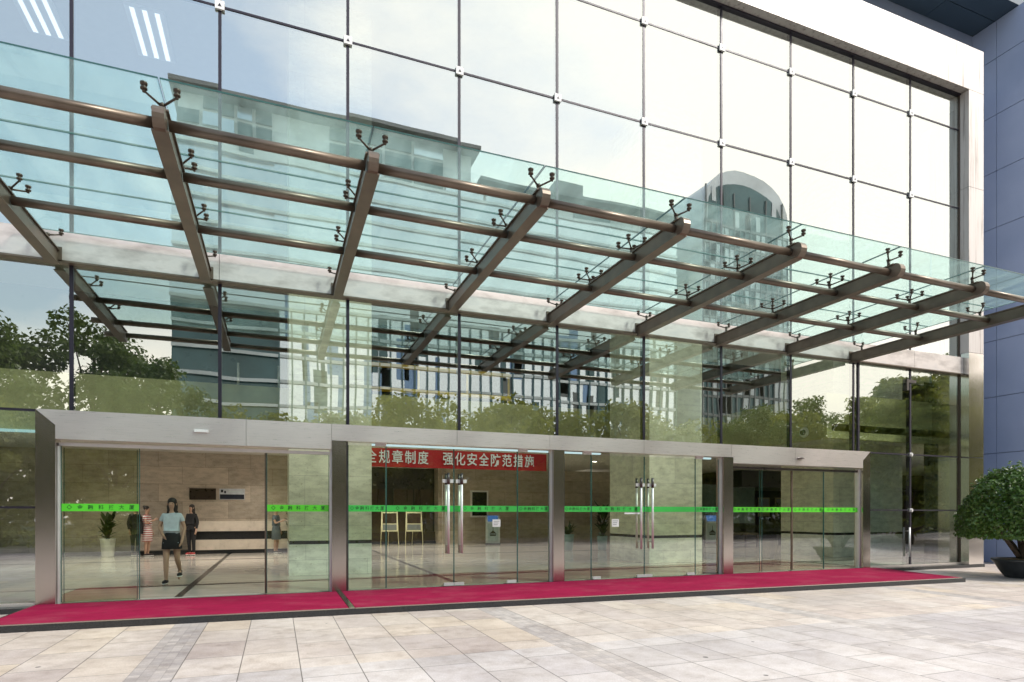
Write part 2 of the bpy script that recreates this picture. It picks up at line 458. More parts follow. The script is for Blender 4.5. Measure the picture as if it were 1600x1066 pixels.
_txt = {}
def textmesh(s, size=1.0, extrude=.002, bold=.0):
    key = (s, extrude, bold)
    if key not in _txt:
        c = bpy.data.curves.new('lettering', 'FONT'); c.body = s; c.size = 1; c.extrude = 0; c.offset = bold
        c.align_x = 'CENTER'; c.align_y = 'CENTER'; c.resolution_u = 3
        o = bpy.data.objects.new('lettering', c); COL.objects.link(o)
        dg = bpy.context.evaluated_depsgraph_get(); dg.update()
        me = bpy.data.meshes.new_from_object(o.evaluated_get(dg))
        bpy.data.objects.remove(o); _txt[key] = me
    return _txt[key]
def put_text(mb, s, cx, y, cz, size, i, width=None, bold=0):
    """flat lettering facing -y, centred at cx, cz"""
    me = textmesh(s, bold=bold)
    sx = size
    if width and len(me.vertices):
        xs = [v.co.x for v in me.vertices]; sx = width / max(max(xs) - min(xs), 1e-4)
    m = Matrix.Translation((cx, y, cz)) @ Matrix.Rotation(R(90), 4, 'X') @ Matrix.Diagonal((sx, size, 1, 1))
    mb.mesh(me, m, i)

# ================================================================== setting
g = MB(); g.box(-400, 400, -400, 400, -.4, -.1); tag(g.build('ground', M['paving']), kind='structure')
MX = [-.917 + 2.147*(k - 2) for k in range(-2, 11)]      # vertical joints of the curtain wall
XE = 18.28
xs_all = MX + [XE]

# ---------------------------------------------------------------- office building
B = thing('office_building', 'office building with a bluish glass curtain wall in a pale metal frame', 'building')
RP = random.Random(31)
def pane(x0, x1, z0, z1, mat, name='window_pane'):
    g = MB(); w = .012
    F = g.box(x0 + w, x1 - w, .008, .022, z0 + w, z1 - w, 1, front=0)
    cx, cz = (x0 + x1)/2, (z0 + z1)/2; ta, tb = RP.uniform(-.0025, .0025), RP.uniform(-.0016, .0016)
    for v in g.bm.verts: v.co.y += (v.co.x - cx)*ta + (v.co.z - cz)*tb
    return g.build(name, [M[mat], M['glass_back']], B)
ROWS = [(5.86, 10.19, 'glass_up'), (10.19, 12.44, 'glass_up'), (12.44, 13.42, 'glass_up')]
for x0, x1 in zip(xs_all, xs_all[1:]):
    for z0, z1, m in ROWS: pane(x0, x1, z0, z1, m)
    pane(x0, x1, 3.05, 5.44, 'glass_mid')
LX, RX = -3.51, 14.60                                      # ends of the portals
for x0, x1 in [(a, min(b, LX)) for a, b in zip(xs_all, xs_all[1:]) if a < LX] + [(max(a, RX), b) for a, b in zip(xs_all, xs_all[1:]) if b > RX]:
    pane(x0, x1, 1.52, 3.05, 'glass_low'); pane(x0, x1, .03, 1.52, 'glass_low')
for k, x in enumerate(MX):
    lo = 3.05 if LX < x < RX else .0
    g = MB(); g.box(x - .028, x + .028, -.006, .11, lo, 5.44); g.build('mullion', M['mullion'], B)
    g = MB(); g.box(x - .026, x + .026, -.006, .11, 5.86, 13.42); g.build('mullion', M['mullion'], B)
    for z in (10.19, 12.44):
        g = MB(); g.box(x - .075, x + .075, -.045, -.008, z - .075, z + .075, 0); g.bevel(.012, 2)
        g.prism([(x - .03, z - .03), (x + .03, z - .03), (x, z + .025)], -.0475, -.0455, 1)
        g.build('glass_clip', [M['white'], M['mullion']], B)
    if not LX < x < RX:
        for z in (1.52, 3.05):
            g = MB(); g.box(x - .05, x + .05, -.03, -.008, z - .05, z + .05); g.tube((x, -.06, z), (x, -.03, z), .035); g.build('glass_clip', M['steel_bright'], B)
g = MB(); g.tube((16.13, -.07, .25), (16.13, -.07, 1.05), .022, n=12)
for z in (.35, .95): g.tube((16.13, -.07, z), (16.13, .0, z), .013, n=8)
g.build('handle', M['steel_bright'], B)
g = MB(); g.box(16.05, 16.45, -.03, -.012, 5.02, 5.10); g.box(16.06, 16.14, -.05, -.012, 4.80, 5.12); g.build('hinge', M['chrome_dark'], B)
g = MB(); g.box(14.25, 14.31, -.02, .12, 3.06, 5.44); g.build('mullion', M['mullion'], B)
for z, h in ((10.19, .018), (12.44, .018)):
    g = MB(); g.box(MX[0], XE, -.004, .07, z - h, z + h); g.build('transom', M['mullion'], B)
for x0, x1 in ((MX[0], LX), (RX, XE)):
    for z in (1.52, 3.05):
        g = MB(); g.box(x0, x1, -.004, .05, z - .018, z + .018); g.build('transom', M['mullion'], B)
    g = MB(); g.box(x0, x1, -.06, .06, -.02, .03); g.build('sill', M['steel'], B)
    g = MB(); g.box(x0, x1 + (.63 if x1 == XE else 0), -.30, .10, -.12, -.02); g.build('plinth', M['black_stone'], B)
g = MB(); g.box(MX[0], XE, -.05, .06, 13.42, 13.50); g.build('head_trim', M['mullion'], B)
# spandrel band
bands = MX[::2] + [XE]
for x0, x1 in zip(bands, bands[1:]):
    g = MB(); g.box(x0 + .004, x1 - .004, -.12, .0, 5.42, 5.88); g.bevel(.01, 2)
    g.build('spandrel_panel', M['spandrel'], B)
g = MB(); g.box(MX[0], XE, -.135, .05, 5.392, 5.418); g.build('spandrel_drip', M['bronze'], B)
# white frame round the curtain wall
fx = [MX[0]] + [MX[k] for k in range(3, 13)] + [XE]
for x0, x1 in zip(fx, fx[1:]):
    g = MB(); g.box(x0 + .004, x1 - .004, -.26, 1.0, 13.46, 14.68); g.build('frame_panel', M['alu'], B)
for z0, z1 in ((-.02, 3.02), (3.02, 6.0), (6.0, 8.3), (8.3, 10.7), (10.7, 13.45), (13.45, 14.68)):
    g = MB(); g.box(XE + .004, 18.92, -.26, .06, z0 + .005, z1 - .005); g.box(18.6, 18.918, .06, 1.0, z0 + .005, z1 - .005)
    g.build('frame_panel', M['steel_mirror'] if z1 < 6.5 else M['alu'], B)
g = MB(); g.box(XE - .03, XE, -.02, .06, 0, 13.42); g.build('jamb_trim', M['bronze_dark'], B)
# floors, ceilings and walls inside
g = MB(); g.box(-12, 18.85, .10, 1.55, -.3, 0); g.box(-12, 37, 1.55, 22, -.3, 0); g.build('lobby_floor', M['floor'], B)
for x in (-1.57, 3.45, 14.6):
    g = MB(); g.box(x - .06, x + .06, .12, 16, .0005, .004); g.build('floor_strip', M['black_stone'], B)
for y in (2.0, 9.3, 13.5):
    g = MB(); g.box(-12, 37, y - .06, y + .06, .0006, .0045); g.build('floor_strip', M['black_stone'], B)
g = MB(); g.box(-12, 14.3, 6.0, 22, 3.62, 3.9); g.build('lobby_ceiling', M['plaster'], B)
g = MB(); g.box(14.5, 18.85, 1.0, 1.55, 3.75, 3.95); g.box(14.5, 37, 1.55, 22, 3.75, 3.95); g.build('lobby_ceiling', M['plaster'], B)
g = MB(); g.box(-12, 14.3, 5.8, 6.0, 3.40, 4.80); g.box(14.3, 14.5, 1.0, 6.0, 3.55, 4.80); g.box(14.5, 18.85, 1.0, 1.2, 3.55, 4.8)
g.build('mezzanine_fascia', M['fascia'], B)
g = MB(); g.box(-12, 37, 6.0, 22, 8.7, 9.1); g.build('floor_slab', M['plaster'], B)
for x0, x1, z0, z1, y, m in ((-12, 2.6, 0, 3.62, 12.9, 'wall_stone'), (7.4, 17.2, 0, 3.62, 16.5, 'wall_stone'), (2.6, 7.4, 0, 3.62, 17.5, 'dark_wall'), (17.2, 37, 0, 3.75, 18.5, 'dark_wall'), (-12, 37, 4.8, 8.7, 12, 'dark_wall'), (-12, 37, 9.1, 13.4, 10.5, 'office_wall')):
    g = MB(); g.box(x0, x1, y, y + .2, z0, z1); g.build('inner_wall', M[m], B)
g = MB(); g.box(-12.2, -12, .1, 22, 0, 13.4); g.build('inner_wall', M['wall_stone'], B)
g = MB(); g.box(37, 37.2, 1.6, 22, 0, 13.4); g.build('inner_wall', M['dark_wall'], B)
g = MB(); g.box(-12, 18.85, .2, 1.55, 13.3, 13.44); g.box(-12, 37, 1.55, 11, 13.3, 13.44); g.build('upper_ceiling', M['plaster'], B)
g = MB(); g.box(18.3, 18.9, 1.01, 1.04, .0, 5.4); g.build('inner_wall', M['dark_wall'], B)
for x, y0, y1 in ((2.6, 13.11, 17.5), (7.2, 16.71, 17.5), (17.0, 16.71, 18.5)):
    g = MB(); g.box(x - .2 if x < 3 else x, x if x < 3 else x + .2, y0, y1, 0, 3.62); g.build('inner_wall', M['wall_stone'], B)
# stone banding on the left lobby wall
g = MB(); g.box(-2.9, 2.6, 12.3, 12.9, .80, 1.16); g.box(-2.9, 2.6, 12.3, 12.9, .14, .50); g.build('counter_panel', M['pale_stone'], B)
g = MB(); g.box(-2.9, 2.6, 12.42, 12.9, .50, .80); g.box(-12, 2.6, 12.34, 12.9, .005, .14); g.build('counter_plinth', M['black_stone'], B)
# columns
for x0, x1, y0, y1 in ((.26, 2.11, 3.1, 5.3), (9.90, 11.73, 3.1, 5.3), (16.97, 20.2, 3.1, 5.3)):
    g = MB()
    g.box(x0, x1, y0, y1, .80, 13.3)
    c = g.build('column', M['column'], B)
    g = MB(); g.box(x0, x1, y0, y1, .004, .72); g.build('column_base', M['column_low'], c)
    g = MB(); g.box(x0 + .01, x1 - .01, y0 + .01, y1 - .01, .72, .80); g.build('column_band', M['black_stone'], c)
# dark lift doors in the recess
for x0 in (2.9, 5.2):
    g = MB(); g.box(x0, x0 + 1.9, 17.4, 17.5, .1, 2.6); g.box(x0 + .93, x0 + .97, 17.38, 17.4, .1, 2.6, 1); g.build('lift_door', [M['dark_door'], M['black_stone']], B)
g = MB(); g.box(2.6, 7.4, 17.2, 17.5, .0, .10); g.box(2.6, 7.4, 17.3, 17.5, .1, .55, 1); g.build('dado', [M['black_stone'], M['dark_door']], B)
g = MB(); g.box(20.0, 24.8, 15.0, 15.1, .9, 3.0); g.build('glass_partition', M['teal_wall'], B)
g = MB(); g.box(23, 37, 14, 18, 2.85, 3.74); g.build('bulkhead', M['dark_wall'], B)
LAMP_W = 120
# cove lights and lit lamps on the ceilings
for x0, x1, y, z in ((-12, .2, 5.7, 3.33), (2.2, 9.8, 5.7, 3.34), (12, 14.2, 5.7, 3.33)):
    g = MB(); g.box(x0, x1, y, y + .1, z, z + .06); g.build('cove_light', M['cove'], B)
for x, y, z in [(-5.2, 10.9, 3.62), (-.6, 11.2, 3.62), (-2.4, 9, 3.62), (-2.1, 9.4, 3.62), (-.2, 9.6, 3.62), (3.4, 12, 3.62), (4.4, 14, 3.62), (3.2, 15, 3.62), (5.5, 13, 3.62), (5.9, 15, 3.62), (8.5, 12, 3.62), (-6, 9, 3.62), (12.5, 11, 3.62), (-2, 7, 3.62), (4.4, 8, 3.62), (7, 8, 3.62), (17, 6, 3.75), (20, 9, 3.75), (24, 12, 3.75)]:  # the leading pair is added to brighten the left lobby wall
    g = MB(); g.lathe([(.09, -.004), (.09, -.0005)], (x, y, z), 16, 1); g.lathe([(.12, -.003), (.12, .0)], (x, y, z + .0005), 16, 0)
    g.build('downlight', [M['steel_bright'], M['lamp']], B)
    ld = bpy.data.lights.new('lamp_light', 'SPOT'); ld.energy = LAMP_W; ld.spot_size = R(130); ld.spot_blend = .8; ld.shadow_soft_size = .09; ld.color = (1, .94, .84)
    lo = bpy.data.objects.new('lamp_light', ld); COL.objects.link(lo); lo.location = (x, y, z - .03); lo.parent = B
for x, y in ((-5.25, 4.85), (-2.9, 4.75)):
    g = MB(); g.box(x - .42, x + .42, y, y + 1.7, 13.24, 13.30, 0)
    for k in (-.26, 0, .26): g.box(x + k - .05, x + k + .05, y + .05, y + 1.65, 13.232, 13.239, 1)
    g.build('tube_light', [M['white'], M['tube']], B)

# ---------------------------------------------------------------- neighbouring blue wing
N = thing('side_wing', 'blue metal clad wing with horizontal joints, right of the pale frame', 'building', (20.8, 0, 0))
X0 = 20.8
zz = [-.1, 1.55, 3.3, 5.05, 6.8, 8.55, 10.3, 12.05, 13.8, 15.55, 16.72]
g = MB()
for a, b in zip(zz, zz[1:]):
    ys = [1.3, .5, -.5]
    for y1, y0 in zip(ys, ys[1:]): g.box(X0, X0 + 3, y0 + .006, y1 - .006, a + .010, b - .010)
g.build('side_wall', M['blue'], N, (X0, 0, 0))
g = MB(); g.box(X0 + .03, X0 + 3, -.48, 1.3, 0, 16.7); g.build('wall_backing', M['joint_blue'], N, (X0, 0, 0))
g = MB(); g.box(-12, X0, 1.2, 1.5, 14.7, 16.72)
g.build('back_wall', M['blue'], N, (X0, 0, 0))
g = MB(); g.box(18.93, X0 - .002, 1.05, 1.3, -.1, 14.7); g.build('recess_wall', M['blue'], N, (X0, 0, 0))
g = MB()
xs = [X0 + 3 - 2.6*k for k in range(14)]
for x1, x0 in zip(xs, xs[1:]):
    g.box(x0 + .01, x1 - .01, -.1, .55, 16.73, 17.3); g.box(x0 + .01, x1 - .01, .57, 1.5, 16.73, 17.3)
g.build('soffit', M['soffit'], N, (X0, 0, 0))

# ---------------------------------------------------------------- step and carpets
stp = [(-3.56, .10), (-3.56, -2.06), (14.30, -2.66), (14.82, -.05), (14.6, .10)]
g = MB(); g.hprism(stp, -.3, -.012, 0)
stepo = g.build('entrance_step', M['black_stone']); tag(stepo, 'low black granite step running along the entrance under the red carpets', 'step')
def yfront(x): return -2.06 + (x + 3.56)*(-.60/17.86)
g = MB(); g.box(1.02, 1.10, yfront(1.1) + .02, -.12, -.013, .006); g.build('joint_strip', M['steel_jamb'], stepo)
def carpet(x0, x1, lab, xr=None):
    g = MB(); e = .035
    m = 40; pts = [(x0, -.11)] + [(x0 + (x1 - x0)*k/m, yfront(x0 + (x1 - x0)*k/m) + e + .014*mnoise.noise(Vector((x0*3 + k*.45, 1.5, 0)))) for k in range(m + 1)] + [((xr or x1), -.11)]
    g.hprism(pts, -.012, .002)
    o = g.build('red_carpet', M['carpet']); tag(o, lab, 'carpet', 'red carpets on the entrance step')
    g = MB(); g.hprism([(x0, yfront(x0) + .010), (x1, yfront(x1) + .010), (x1, yfront(x1) + .02), (x0, yfront(x0) + .02)], -.012, .0035)
    g.build('edge_strip', M['steel_jamb'], o)
carpet(-3.50, 1.012, 'shorter crimson carpet on the black step in front of the open sliding door')
carpet(1.108, 14.22, 'longer crimson carpet on the black step, reaching the pointed right end', 14.72)

# ---------------------------------------------------------------- entrance portals
def portal(name, label, x):
    return thing(name, label, 'entrance', (x, 0, 0), 0, 'steel framed entrance portals')
def part(g, name, mats, root): return g.build(name, mats, root, tuple(root.location))
def sub(g, name, mats, par, root): return g.build(name, mats, par, tuple(root.location))
YF = -.10
P1 = portal('entrance_portal', 'leftmost steel entrance portal, its sliding door standing open', -3.51)
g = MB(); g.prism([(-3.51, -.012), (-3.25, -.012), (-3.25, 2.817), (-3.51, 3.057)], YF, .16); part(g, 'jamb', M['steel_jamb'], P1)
g = MB(); g.prism([(-3.25, 2.60), (-.5, 2.60), (-.5, 3.06), (-3.51, 3.06), (-3.25, 2.82)], YF - .003, .16)
g.prism([(-.494, 2.60), (.93, 2.60), (.93, 3.06), (-.494, 3.06)], YF - .003, .16)
part(g, 'header', M['steel'], P1)
g = MB(); g.box(-1.30, -1.08, YF - .04, YF - .004, 2.80, 2.85); g.bevel(.012, 2); part(g, 'door_sensor', M['white'], P1)
P2 = portal('entrance_portal', 'wide middle steel portal with two pairs of swing doors and long handles', 1.19)
g = MB()
for a, b in ((.936, 3.3), (3.306, 5.3), (5.306, 7.6), (7.606, 10.02)): g.box(a, b, YF - .003, .16, 2.76, 3.06)
part(g, 'header', M['steel'], P2)
for a, b in ((.94, 1.19), (5.39, 5.64), (9.80, 10.08)):
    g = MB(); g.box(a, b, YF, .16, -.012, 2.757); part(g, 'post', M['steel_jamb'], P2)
    g = MB(); g.box(b + .001, b + .04, -.03, .05, -.01, 2.757); part(g, 'post_trim', M['chrome_dark'], P2)
    g = MB(); g.box(a - .035, a - .001, -.03, .05, -.01, 2.597 if a < 1 else 2.757); part(g, 'post_trim', M['steel_bright'], P2)
P3 = portal('entrance_portal', 'rightmost steel entrance portal with closed sliding doors', 14.6)
g = MB(); g.prism([(10.026, 2.76), (10.085, 2.76), (10.085, 2.62), (12.0, 2.62), (12.0, 3.06), (10.026, 3.06)], YF - .003, .16)
g.prism([(12.006, 2.62), (14.33, 2.62), (14.33, 2.82), (14.6, 3.06), (12.006, 3.06)], YF - .003, .16)
part(g, 'header', M['steel'], P3)
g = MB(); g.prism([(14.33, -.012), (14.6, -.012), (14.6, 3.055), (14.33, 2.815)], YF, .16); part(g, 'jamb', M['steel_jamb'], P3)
g = MB(); g.lathe([(.02, -.05), (.09, -.05), (.09, -.035), (.04, -.015), (.01, 0)], (12.15, YF - .02, 2.84), 16); part(g, 'door_sensor', M['chrome_dark'], P3)
LET = '◇ 金融科技大厦'
def door(root, x0, x1, z1, name, y=.03, film='green', text=True, hand=None, textn=1, mat='glass_door', patches=(), notes=()):
    g = MB(); g.box(x0 + .006, x1 - .006, y, y + .012, .004, z1, 1, front=0)
    d = part(g, name, [M[mat], M['glass_back']], root)
    g = MB(); g.box(x0 + .012, x1 - .012, y - .003, y - .001, 1.462, 1.582, 0)
    sub(g, 'safety_stripe', M[film], d, root)
    if text:
        g = MB(); w = (x1 - x0)
        gl_ = '◇金融科技大厦'; pt = min(.150, w*.92/len(gl_))
        for q, ch in enumerate(gl_): put_text(g, ch, (x0 + x1)/2 + pt*(q - (len(gl_) - 1)/2), y - .0045, 1.522, .078, 0, min(.075, pt*.8), bold=.015)
        sub(g, 'lettering', M['ink'], d, root)
    g = MB()
    for xe in (x0 + .006, x1 - .006): g.box(xe - .005, xe + .005, y - .0005, y + .0135, .003, z1 + .001)
    sub(g, 'door_edge', M['glass_edge'], d, root)
    for px, pz in patches:
        g = MB(); g.box(px - .10, px + .10, y - .02, y + .032, pz, pz + .06); g.bevel(.006, 1); sub(g, 'patch_fitting', M['steel_bright'], d, root)
    for nx, nz, nw, nh in notes:
        g = MB(); g.box(nx - nw/2, nx + nw/2, y - .003, y - .001, nz - nh/2, nz + nh/2, 0)
        if nh > .08:
            for q in range(3): g.box(nx - nw*.36, nx + nw*(.36 - .1*q), y - .0042, y - .0032, nz + nh*(.22 - .24*q), nz + nh*(.30 - .24*q), 1)
        sub(g, 'door_notice', [M['white'], M['fac_grey']], d, root)
    if hand is not None:
        for yy in (y - .085, y + .095):
            g = MB()
            g.tube((hand, yy, .64), (hand, yy, 2.20), .026, n=14)
            g.tube((hand, yy, 2.0), (hand, yy, 2.22), .030, n=14, i=1)
            for z in (.80, 2.08): g.tube((hand, yy, z), (hand, y + (.0 if yy < y else .012), z), .016, n=10)
            sub(g, 'handle', [M['steel_bright'], M['chrome_dark']], d, root)
        g = MB(); g.box(hand - .11, hand + .11, y - .06, y - .02, 2.03, 2.10); sub(g, 'lock', M['steel_bright'], d, root)
    return d
# left portal: two side lights and the leaf slid behind the left one
door(P1, -3.215, -2.12, 2.50, 'side_light', .03)
door(P1, -.17, .90, 2.50, 'side_light', .03)
door(P1, -3.19, -2.16, 2.48, 'sliding_door', .075, text=False)
g = MB(); g.box(-3.24, .90, .02, .13, 2.51, 2.56); part(g, 'door_track', M['steel_bright'], P1)
g = MB(); g.box(-3.245, -3.215, -.02, .10, -.01, 2.50); part(g, 'door_stile', M['steel_bright'], P1)
for x in (-.18,):
    g = MB(); g.box(x - .02, x + .02, .05, .10, .01, 2.50); part(g, 'door_stile', M['bronze'], P1)
# middle portal
ZT = 2.70
door(P2, 1.235, 1.94, ZT, 'side_light', .03, 'green_deep', patches=((1.84, 2.70),))
door(P2, 1.94, 3.275, ZT, 'swing_door', .03, 'green_deep', hand=3.14, patches=((3.17, .0),))
door(P2, 3.275, 4.63, ZT, 'swing_door', .03, 'green_deep', hand=3.41, notes=((4.17, 1.23, .17, .15),), patches=((3.38, .0), (4.5, .0)))
door(P2, 4.63, 5.35, ZT, 'side_light', .03, 'green_deep', patches=((4.75, 2.70),))
door(P2, 5.685, 6.35, ZT, 'side_light', .03, 'green_deep', patches=((6.25, 2.70),))
door(P2, 6.35, 7.70, ZT, 'swing_door', .03, 'green_deep', hand=7.56, notes=((6.95, 1.22, .18, .17), (7.38, 1.43, .40, .035)), patches=((6.48, .0), (7.6, .0)))
door(P2, 7.70, 9.09, ZT, 'swing_door', .03, 'green_deep', hand=7.86, text=False, patches=((7.8, .0), (8.96, .0)))
door(P2, 9.09, 9.76, ZT, 'side_light', .03, 'green_deep', patches=((9.2, 2.70),))
# right portal
for a, b, n, y in ((10.13, 11.08, 'side_light', .03), (11.04, 12.07, 'sliding_door', .075), (12.07, 13.14, 'sliding_door', .075), (13.10, 14.30, 'side_light', .03)):
    door(P3, a, b, 2.50, n, y)
g = MB(); g.box(12.05, 12.09, .06, .10, .01, 2.5); part(g, 'door_stile', M['bronze'], P3)
g = MB(); g.box(10.13, 14.30, .02, .13, 2.51, 2.56); part(g, 'door_track', M['chrome_dark'], P3)
g = MB(); g.box(14.285, 14.325, -.02, .10, -.01, 2.60); part(g, 'door_stile', M['steel_bright'], P3)

# ---------------------------------------------------------------- glass canopy
C = thing('glass_canopy', 'aqua glass canopy on brown steel beams and pipes over the entrance', 'canopy', (5.4, 0, 5.42))
CO = (5.4, 0, 5.42)
BX = [MX[k] - .20 for k in range(3, 12)]                  # nine beams
ZB, ZG = 5.46, 5.83
TIP = -4.62
def beam(x):
    g = MB(); w = .056; hh = .12
    pts = [(-.10, ZB - hh), (-.10, ZB + hh)]
    prof = [(-.125, ZB - hh), (-.125, ZB + hh)]
    n = 8
    for k in range(n + 1):
        a = math.pi/2 + math.pi*k/n
        prof.append((TIP + hh + math.cos(a)*hh, ZB + math.sin(a)*hh))
    a = [g.bm.verts.new((x - w, y, z)) for y, z in prof]; b = [g.bm.verts.new((x + w, y, z)) for y, z in prof]
    m = len(prof)
    g.bm.faces.new(list(reversed(a))); g.bm.faces.new(b)
    for k in range(m): g.bm.faces.new((a[k], a[(k+1) % m], b[(k+1) % m], b[k]))
    # recessed web look: flange lips along both sides
    for sx in (-1, 1):
        for z in (ZB - hh, ZB + hh - .018):
            g.box(x + sx*(w + .012) - .012, x + sx*(w + .012) + .012, TIP + .12, -.13, z, z + .018)
    g.build('beam', M['bronze'], C, CO)
    g = MB(); g.box(x - .11, x + .11, -.135, -.122, 5.40, 5.62); g.build('beam_plate', M['bronze'], C, CO)
for x in BX: beam(x)
XA, XB = BX[0] - .35, BX[-1] + .35
for y in (-1.95, -3.37, -4.40):
    for a, b in zip([XA] + BX, BX + [XB]):
        g = MB(); g.tube((a + (.07 if a != XA else 0), y, ZB + .01), (b - (.07 if b != XB else 0), y, ZB + .01), .056, n=16); g.build('pipe', M['bronze'], C, CO)
JY = [-.20, -1.80, -3.19, -4.58]
pxs = [XA - .12] + BX[1:-1] + [XB + .12]
pxs = [XA - .1] + BX[1:8] + [XB + .1]
for a, b in zip(pxs, pxs[1:]):
    for y1, y0 in zip(JY, JY[1:]):
        g = MB(); g.box(a + .008, b - .008, y0 + .008, y1 - .008, ZG, ZG + .018, 1)
        g.bm.faces.ensure_lookup_table(); g.bm.faces[0].material_index = 0
        g.bm.faces[1].material_index = 2
        g.build('glass_sheet', [M['canopy_glass'], M['glass_edge'], M['glass_back']], C, CO)
def spider(x, y, arms):
    g = MB(); z0 = ZB + .12
    g.tube((x, y, z0), (x, y, z0 + .10), .024, n=10)
    g.ball((x, y, z0 + .11), .036, sub=1)
    for ax, ay in arms:
        e = (x + ax, y + ay, ZG - .085)
        g.tube((x, y, z0 + .10), e, .013, .011, n=8)
        g.tube((e[0], e[1], ZG - .10), (e[0], e[1], ZG - .02), .015, n=8)
        g.lathe([(.022, -.075), (.034, -.07), (.034, -.055), (.020, -.05), (.020, -.030), (.034, -.026), (.037, -.004), (.033, -.002)], (e[0], e[1], ZG), 12)
    g.build('spider_fitting', M['bronze_dark'], C, CO)
q = .15
for k, x in enumerate(BX):
    end = k in (0, 8)
    for y in JY[1:3]: spider(x, y, [(q, q), (q, -q), (-q, q), (-q, -q)] if not end else [(q*(1 if k == 0 else -1), q), (q*(1 if k == 0 else -1), -q)])
    spider(x, JY[3] + .22, [(q, -.10), (-q, -.10)]); spider(x, JY[0] - .20, [(q, q*.6), (-q, q*.6)])

# ---------------------------------------------------------------- banner in the lobby
g = MB()
n = 40; x0, x1 = 1.55, 7.86
for i_ in range(n):
    a = x0 + (x1 - x0)*i_/n; b = x0 + (x1 - x0)*(i_ + 1)/n
    def yy(x): return 5.70 + .012*math.sin(x*3.1) + .008*math.sin(x*7.7)
    v = [g.bm.verts.new(p) for p in ((a, yy(a), 2.75), (b, yy(b), 2.75), (b, yy(b), 3.28), (a, yy(a), 3.28))]
    g.bm.faces.new(v)
    w = [g.bm.verts.new(p) for p in ((a, yy(a) + .004, 2.75), (b, yy(b) + .004, 2.75), (b, yy(b) + .004, 3.28), (a, yy(a) + .004, 3.28))]
    g.bm.faces.new(list(reversed(w)))
ban = g.build('banner', M['banner']); tag(ban, 'red cloth banner with white Chinese characters hung across the lobby', 'banner')
chars = '健全规章制度 强化安全防范措施'
g = MB(); pitch = (7.46 - 2.28)/14
for k, ch in enumerate(chars):
    if ch == ' ': continue
    put_text(g, ch, 2.28 + pitch*(k - 1 + .5), 5.672, 3.01, .40, 0, .31, bold=.012)
g.build('lettering', M['white'], ban)
# ---------------------------------------------------------------- leaves and trees
def leaf_mesh(name, pts, size, mats, flat=.0, rnd=None, asp=.55):
    """one small bent diamond per point; pts = [(pos, outward normal)]"""
    rnd = rnd or random.Random(3)
    V = []; F = []
    for p, nrm in pts:
        s = size*rnd.uniform(.65, 1.35)
        d = Vector((rnd.gauss(0, 1), rnd.gauss(0, 1), rnd.gauss(0, 1)*(1 - flat)))
        nn = (nrm + Vector((rnd.gauss(0, .6), rnd.gauss(0, .6), rnd.gauss(0, .6)))).normalized()
        d = (d - nn*d.dot(nn)); d = d.normalized() if d.length > 1e-4 else nn.orthogonal().normalized()
        e = nn.cross(d)
        k = len(V)
        V += [p - d*s*.5, p + e*s*asp*.5 + nn*s*.08, p + d*s*.5, p - e*s*asp*.5 + nn*s*.08]
        F.append((k, k+1, k+2, k+3))
    me = bpy.data.meshes.new(name); me.from_pydata(V, [], F); me.update()
    for m in mats: me.materials.append(m)
    return me
def limb(g, pts, r0, r1, n=8):
    m = len(pts) - 1
    for k in range(m):
        g.tube(pts[k], pts[k+1], r0 + (r1 - r0)*k/m, r0 + (r1 - r0)*(k+1)/m, n)
def tree_proto(name, label, mat, h, cr, nclump, per, leaf, seed, layered=False, group='trees across the plaza', base=.35):
    rnd = random.Random(seed)
    t = thing(name, label, 'tree', (0, 0, 0), 0, group)
    g = MB(); limb(g, [(0, 0, 0), (.1, .05, h*.3), (.02, -.1, h*.6), (.0, 0, h*.88)], .2, .05)
    pts = []; cl = []
    for k in range(nclump):
        if layered:
            z = h*(base + (1 - base)*rnd.choice([.02, .11, .2, .28, .36, .45, .52, .6, .68, .76, .84, .97])) + rnd.uniform(-.25, .25)
            rr = cr*(1.08 - .75*(z/h - base)/(1 - base))
            a = rnd.uniform(0, 6.28); q = rr*math.sqrt(rnd.uniform(.05, 1))
            c = Vector((q*math.cos(a), q*math.sin(a), z)); sx, sz = rnd.uniform(.5, 1.0), rnd.uniform(.14, .36)
        else:
            while True:
                v = Vector((rnd.uniform(-1, 1), rnd.uniform(-1, 1), rnd.uniform(-1, 1)))
                if .25 < v.length < 1: break
            c = Vector((v.x*cr, v.y*cr, h*(base + 1)/2 + v.z*h*(1 - base)/2)); sx = rnd.uniform(.45, .95)*cr/2.6; sz = sx*.75
        cl.append(c)
        for q in range(per):
            v = Vector((rnd.gauss(0, 1), rnd.gauss(0, 1), rnd.gauss(0, 1))).normalized()*rnd.uniform(.35, 1.0)
            pts.append((c + Vector((v.x*sx, v.y*sx, v.z*sz)), Vector((v.x, v.y, v.z + .6))))
    for c in cl[:16]:
        b = Vector((0, 0, c.z*.55)); limb(g, [b, b.lerp(c, .5) + Vector((0, 0, .15)), c], .06, .015, 6)
    g.build('trunk', M['bark'], t)
    link('crown', leaf_mesh('crown', pts, leaf, [mat], .3, rnd), t)
    return t
protos = [tree_proto('broadleaf_tree', 'x', M['leaf_dark'], 10, 3.4, 80, 170, .26, 11, base=.22),
          tree_proto('broadleaf_tree', 'x', M['leaf_olive'], 8, 3.5, 70, 140, .32, 12, base=.08),
          tree_proto('tiered_tree', 'x', M['leaf_yellow'], 10, 4.0, 190, 90, .30, 13, layered=True, base=.14),
          tree_proto('broadleaf_tree', 'x', M['leaf_olive'], 7.5, 3.6, 70, 140, .32, 14, base=.06)]
